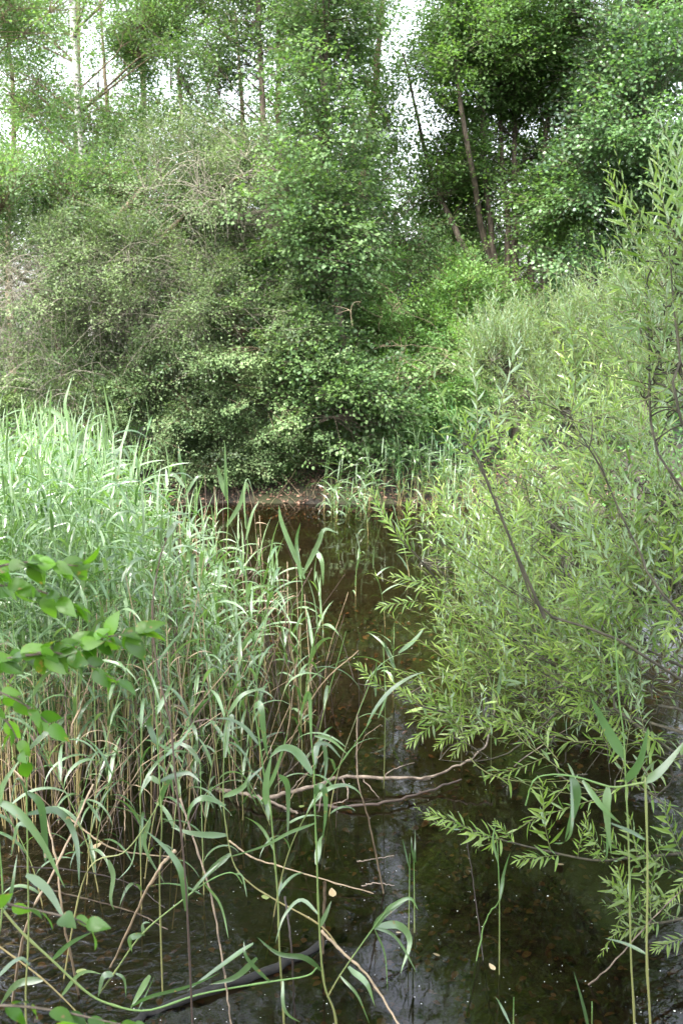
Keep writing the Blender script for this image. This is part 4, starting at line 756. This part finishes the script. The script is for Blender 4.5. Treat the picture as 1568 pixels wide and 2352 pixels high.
for u, v, du, dv in [(470, 1720, 60, -190), (560, 1760, 110, -230), (640, 1700, 50, -260), (690, 1640, 90, -200), (300, 1840, -60, -200), (380, 1800, 140, -180), (240, 1880, 60, -260), (500, 1880, -110, -170), (560, 1880, -40, -220), (610, 1660, -130, -230), (700, 1560, -60, -240), (740, 1560, 60, -200), (430, 1900, 30, -300), (330, 1900, 90, -210),
                     (180, 1900, -30, -260), (90, 1920, 60, -280), (40, 1900, -20, -250), (470, 1860, -150, -260), (640, 1800, 120, -230), (540, 1690, -160, -150), (760, 1640, -130, -170), (800, 1740, 20, -260), (350, 1840, 20, -330), (260, 1800, 110, -200), (420, 1780, -120, -120), (520, 1800, 30, -330), (590, 1850, 170, -150), (150, 1830, 80, -230), (680, 1720, -20, -300), (280, 1930, -10, -230)]:
    f_ = foot(u, v); Yf = f_[1]; dk = k_ % 3 == 0; top = at(u + du, v + dv, Yf + rng.normal() * .25); top[2] = max(top[2], .15)
    o = cane(('dark rotting cane leaning over the water in front of the left bed', 'bleached cane leaning over the water in front of the left bed')[not dk], [f_, .5 * (f_ + top) + rndn(3) * .02, top], rng.uniform(.0025, .0045), (.0, .3) if dk else (.5, 1), 'cane_dark' if dk else 'cane')
    o['group'] = ('dark rotting canes leaning in front of the left bed', 'bleached canes leaning in front of the left bed')[not dk]; k_ += 1

# ------------------------------------------------------------------ log and fallen branches
def tube_obj(geo, pts, r0, r1, n=30, k=9, wob=.004):
    P = smooth_path(pts, n) + rndn(n, 3) * wob; V, Q = tubes(P[None], (np.linspace(r0, r1, n) * rng.uniform(.92, 1.08, n))[None], k); geo.add(V, Q, .5)
g = Geo(); tube_obj(g, pz((250, 2400, -.02), (330, 2335, .0), (450, 2290, .008), (560, 2250, .01), (660, 2210, .008), (735, 2175, -.01), (790, 2150, -.05)), .017, .020, wob=.006)
tag(g.obj('log', M['log'], origin=onz(450, 2290, 0)), 'black wet log lying half sunk across the bottom left', 'log')
fb = empty('fallen_branch', onz(721, 1807, .05), 'pale bare branch lying on the water in the middle of the channel', 'branch')
g = Geo(); tube_obj(g, pz((600, 1836, -.02), (621, 1832, .02), (665, 1819, .05), (721, 1807, .07), (784, 1785, .07), (880, 1787, .06), (985, 1790, .04)), .013, .009, k=7); tube_obj(g, pz((905, 1788, .06), (985, 1785, .06), (1035, 1765, .09), (1085, 1740, .14), (1120, 1695, .2), (1138, 1600, .35)), .008, .004, k=6)
g.obj('limb', M['dead'], fb)
g = Geo(); tube_obj(g, pz((721, 1807, .07), (735, 1830, .04), (730, 1880, -.02)), .006, .003, 12, 5); g.obj('side_twig', M['dead'], fb)
g = Geo(); tube_obj(g, pz((784, 1785, .07), (800, 1830, .03), (760, 1850, .0)), .005, .003, 12, 5); g.obj('side_twig', M['dead'], fb)
for q in [((665, 1819, .05), (690, 1790, .10), (715, 1770, .12)), ((880, 1787, .06), (905, 1765, .10), (950, 1752, .13)), ((830, 1786, .06), (850, 1810, .03), (870, 1835, .0))]:
    g = Geo(); tube_obj(g, pz(*q), .004, .0015, 12, 5, .003); g.obj('side_twig', M['dead'], fb)
g = Geo(); tube_obj(g, pz((500, 1815, .0), (526, 1819, .03), (590, 1830, .05), (640, 1850, .04), (684, 1868, .0)), .012, .007, k=7)
tag(g.obj('fallen_branch', M['dead'], origin=onz(590, 1830, 0)), 'short pale dead branch left of the longer fallen one', 'branch')
g = Geo(); tube_obj(g, pz((700, 1850, -.02), (800, 1852, .02), (900, 1840, .03), (985, 1815, .03), (1060, 1790, .02)), .010, .005, k=6)
tag(g.obj('fallen_branch', M['cane_dark'], origin=onz(800, 1852, 0)), 'dark soaked branch just below the pale fallen one', 'branch')
for lab, q in [('thin forked twig standing in the sky reflection', [(820, 1980, .0), (850, 1975, .06), (905, 1965, .1)]), ('pale twig end poking out of the water at mid left', [(640, 1790, .0), (700, 1740, .3), (760, 1690, .5)]), ('short bleached twig on the water right of centre', [(830, 2035, .0), (870, 2028, .03), (905, 2034, .02)]),
               ('thin pale dead twig reaching into the lower right dark water', [(1350, 2262, .0), (1400, 2220, .12), (1480, 2130, .3), (1568, 2040, .5)]), ('red brown branch lying under the right willow', [(1180, 1760, .0), (1260, 1700, .12), (1340, 1650, .3), (1400, 1600, .4)]), ('slim curved twig over water below the willow edge', [(935, 1595, .0), (1000, 1560, .3), (1060, 1545, .5)])]:
    g = Geo(); tube_obj(g, pz(*q), .004, .002, 16, 5, .002); tag(g.obj('dead_twig', M['dead'], origin=onz(*q[0])), lab, 'twig')

# floating leaves
for (u, v, s_, mt, lab) in [(765, 2060, .05, 'float_leaf', 'curled pale leaf floating right of the hooked reed'), (612, 2066, .055, 'green_float', 'round yellow green leaf floating left of the hooked reed'), (206, 1952, .07, 'float_leaf', 'large tan leaf resting on the shallows at left'), (1182, 2352, .04, 'green_float', 'yellow leaf floating at the bottom right of the sky patch'),
                          (1136, 2228, .035, 'float_leaf', 'pinkish pale petal like leaf afloat at lower right'), (1285, 1983, .05, 'float_leaf', 'whitish curled leaf caught beside the low willow branch'), (917, 2140, .03, 'float_leaf', 'small cream leaf floating beside the twin spikes'), (690, 1855, .04, 'green_float', 'pale green leaf floating by the short dead branch'), (190, 2240, .06, 'green_float', 'broad green leaf at the foot of the thick pale cane'),
                          (730, 1205, .03, 'float_leaf', 'tiny pale leaf floating on the far water'), (1010, 2195, .03, 'float_leaf', 'tiny fleck like leaf left of the yellow green cane')]:
    p_ = onz(u, v, .006); g = Geo(); a = rng.random() * 6.28; pr = blade(7, ovat, .12 if mt != 'float_leaf' else -.35, .36)
    scatter(g, pr, p_[None], np.array([[math.cos(a), math.sin(a), 0]]), np.array([[0, .1, 1.]]), [s_], np.array([rng.random()])); tag(g.obj('floating_leaf', M[mt], origin=p_), lab, 'leaf')

# ------------------------------------------------------------------ broad leaved shrub at the near left
WB = blade(22, lambda t: ovat(t) * (1 + .10 * ((t * 9) % 1 - .5)) * (1.05 - .5 * t), .30, .36)
bs = np.array([-1.75, 2.0, float(ground_h(-1.75, 2.0)) - .03])
bush = empty('broad_leaved_bush', bs, 'near bush with broad bright green leaves reaching in from the left edge', 'bush')
def twig_leaves(path, Y, n, size, first=.1, hang=.5, rad=.0035):
    P = smooth_path([at(*q, Y) for q in path], 24); g = Geo(); V, Q = tubes(P[None], np.linspace(1, .4, 24)[None] * rad, 6); g.add(V, Q, .5); b = g.obj('branch', M['bark'], bush)
    T = unit(np.gradient(P, axis=0))
    for j in range(n):
        f = first + (1 - first) * j / max(1, n - 1); i_ = min(23, int(f * 23)); sgn = 1 if j % 2 else -1; s_ = size * rng.uniform(.75, 1.2)
        Xd = T[i_] * .7 + np.array([0, -.25 * sgn, 0]) + np.array([0, 0, .35 * sgn - hang * .5]) + rndn(3) * .25; Nn = unit(np.array([0, -.3, .9]) + rndn(3) * .6)
        g = Geo(); scatter(g, WB, P[i_][None] + Xd[None] * .01, Xd[None], Nn[None], [s_], np.array([rng.random()])); g.obj('leaf', M['hazel'], bush, origin=None)
twig_leaves([(-90, 1330), (20, 1296), (100, 1292), (180, 1300)], 2.3, 22, .052)
twig_leaves([(-90, 1350), (20, 1345), (100, 1360), (190, 1400)], 2.35, 20, .05)
twig_leaves([(-90, 1530), (60, 1505), (150, 1485), (250, 1462), (335, 1450)], 2.3, 42, .054)
twig_leaves([(60, 1505), (130, 1500), (190, 1520), (260, 1560)], 2.28, 18, .05)
twig_leaves([(-90, 1560), (0, 1590), (60, 1620), (110, 1660)], 2.35, 14, .046)
twig_leaves([(-60, 1600), (10, 1650), (40, 1700), (50, 1740)], 2.35, 9, .046)
twig_leaves([(-90, 2080), (0, 2075), (80, 2090), (170, 2110), (200, 2125)], 2.2, 9, .055, hang=.2)
twig_leaves([(-120, 2330), (0, 2310), (120, 2320), (240, 2345), (330, 2365)], 2.1, 12, .055, hang=.2)
twig_leaves([(-120, 2380), (0, 2370), (100, 2365), (200, 2390)], 2.05, 8, .065, hang=.2)
g = Geo()
for q in [(-90, 1340, 2.32), (-90, 1545, 2.3), (-90, 2080, 2.2), (-120, 2350, 2.1)]:
    e_ = at(*q); V, Q = tubes(bez(bs + rndn(3) * .03, np.array([bs[0] - .1, bs[1], .5 * (bs[2] + e_[2])]), e_, 14)[None], np.linspace(.014, .004, 14)[None], 7); g.add(V, Q, .5)
g.obj('branchwork', M['bark'], bush)

# dead stems and low growth on the far mud bank
g = Geo(); P = []
for _ in range(220):
    u = rng.uniform(400, 1120); yy = rng.uniform(14.9, 17); p_ = at(u, 1130, yy); z0 = float(ground_h(p_[0], p_[1])); p_[2] = z0 - .02; h = rng.uniform(.08, .4); e_ = p_ + np.array([rng.normal() * .15, rng.normal() * .1, h]); P.append(bez(p_, .5 * (p_ + e_) + rndn(3) * .03, e_, 5))
V, Q = tubes(np.array(P), np.linspace(1, .5, 5)[None] * .006, 3); g.add(V, Q, np.repeat(rng.random(len(P)), 12)); tag(g.obj('dead_stems', M['cane'], smooth=True), 'tangle of short dead brown stems along the far mud bank', 'dead stems', kind='stuff')
n = 26000; x = rng.uniform(-9, 9, n); y = rng.uniform(14.8, 26, n); z = ground_h(x, y); k = (z > -.01) & ((y > 16.4) | (np.abs(x - .2) > 2.6)); x, y, z = x[k], y[k], z[k]; n = len(x)
g = Geo(); scatter(g, FAR, np.stack([x, y, z + .02 + .35 * rng.random(n) ** 2], 1), np.stack([rndn(n), rndn(n), rndn(n) * .4 + .2], 1), unit(rndn(n, 3) * .5 + [0, 0, 1]), rng.uniform(.04, .10, n), rng.random(n))
tag(g.obj('undergrowth', M['under'], smooth=True), 'low green undergrowth covering the ground beneath the far trees', 'undergrowth', kind='stuff')
n = 5000; x = rng.uniform(-4, 4, n); y = rng.uniform(14.9, 17.2, n); z = ground_h(x, y); g = Geo(); scatter(g, OVAL, np.stack([x, y, z + .01], 1), np.stack([rndn(n), rndn(n), rndn(n) * .2], 1), unit(rndn(n, 3) * .35 + [0, 0, 1]), rng.uniform(.03, .06, n), rng.random(n))
M['bank_litter'] = leaf_mat('bank_leaf_litter', (.12, .07, .05), (.45, .27, .19), None, .05, .7, .3, (1, 1, 1))
tag(g.obj('leaf_litter', M['bank_litter']), 'reddish brown dead leaves scattered on the far mud bank', 'leaf litter', kind='stuff')

# scattered middle reeds in front of the bed
for k_ in range(26):
    y = rng.uniform(4.5, 6.2); u = rng.uniform(-20, 760) * (1 if y > 5 else .8); p_ = at(u, 1700, y); z0 = min(float(ground_h(p_[0], p_[1])), 0); h = rng.uniform(.7, 1.35)
    b_ = np.array([p_[0], p_[1], z0]); bend = rndn(2) * .22 * h; pts = [b_, b_ + [bend[0] * .3, bend[1] * .3, h * .5], b_ + [bend[0], bend[1], h]]
    P = smooth_path(pts, 40); root = empty('reed', P[0], 'single leafy reed standing in shallow water before the left bed', 'reed', 'single reeds in shallow water before the left bed')
    g = Geo(); V, Q = tubes(P[None], np.linspace(1, .5, 40)[None] * .0034, 6); g.add(V, Q, np.repeat(np.linspace(.1, 1, 39), 6)); g.obj('stem', M['reed_stem'], root)
    az0 = rng.random() * 6.28; nl = int(rng.integers(5, 8))
    for j in range(nl):
        i_ = int(39 * (.3 + .68 * j / (nl - 1))); g = Geo(); V, Q = reed_blade(P[i_], az0 + (j % 2) * 3.14 + rng.normal() * .4, R(rng.uniform(25, 70)), rng.uniform(.2, .38), rng.uniform(.014, .024), R(rng.uniform(50, 160)), 12, rng.normal() * .7); g.add(V, Q, rng.random()); g.obj('leaf', M['reed'], root)

# unseen tree added behind the viewer, its crown placed to shade the near water
t = np.array([[-2.6, -1.8, .8, .16], [-2.3, -1.4, 3.0, .13], [-1.8, -.8, 5.5, .10], [-1.2, 0, 8.0, .05]])
plant('unseen_shade_tree', 'unseen broad crowned tree added on the near bank to shade the close water', 'tree', t[0][:3], [t], [(np.array([-1.5, .6, 6.6]), np.array([1.9, 1.7, 1.0]), 260), (np.array([1.2, .8, 6.8]), np.array([1.9, 1.6, 1.0]), 260), (np.array([0, -1.5, 7.4]), np.array([2.6, 1.8, 1.0]), 220), (np.array([3.0, .4, 6.4]), np.array([1.2, 1.6, 1.0]), 120)],
      M['bright'], M['bark'], .11, per_cluster=40, sig=.26, clump=.3, per=4)

# thin bent dead stalks tangled over the shallows before the bed
for k_ in range(90):
    u, v = rng.uniform(20, 780), rng.uniform(1560, 2060) if k_ % 3 else rng.uniform(1480, 1700)
    if u > 560 and v > 1900: continue
    f_ = foot(u, v); du, dv = rng.normal() * 90, -rng.uniform(60, 300); top = at(u + du, v + dv, f_[1] + rng.normal() * .3); top[2] = max(top[2], .08); dk = k_ % 5 < 3
    kn = f_ + (top - f_) * rng.uniform(.4, .7) + rndn(3) * .07; kn[2] = max(kn[2], .05)
    t1, t2 = np.linspace(0, 1, 12)[:, None], np.linspace(0, 1, 12)[1:, None]; P = np.vstack([f_ + (kn - f_) * t1, kn + (top + rndn(3) * .1 - kn) * t2])
    g = Geo(); V, Q = tubes(P[None], np.linspace(1, .6, len(P))[None] * rng.uniform(.0016, .0032), 5); g.add(V, Q, rng.random())
    lab = ('thin dark bent stalk tangled over the left shallows', 'thin straw coloured bent stalk tangled over the left shallows')[not dk]
    tag(g.obj('dead_stalk', M['cane_dark' if dk else 'cane'], origin=P[0]), lab, 'stalk', lab.replace('stalk', 'stalks'))

# pale arching reed tufts on the mud right of centre, seen against the dark shrubs
for (u, y, n_) in [(1000, 15.2, 12), (960, 15.5, 8), (850, 15.0, 6), (770, 15.1, 4), (1050, 15.0, 8)]:
    for k_ in range(n_):
        p_ = at(u + rng.normal() * 14, 1120, y + rng.normal() * .12); reed((p_[0], p_[1], max(float(ground_h(p_[0], p_[1])), -.05) - .02), rng.uniform(.55, .95), 'pale arching reed in a tuft on the mud of the far bank', 'pale arching reeds tufted on the mud of the far bank')
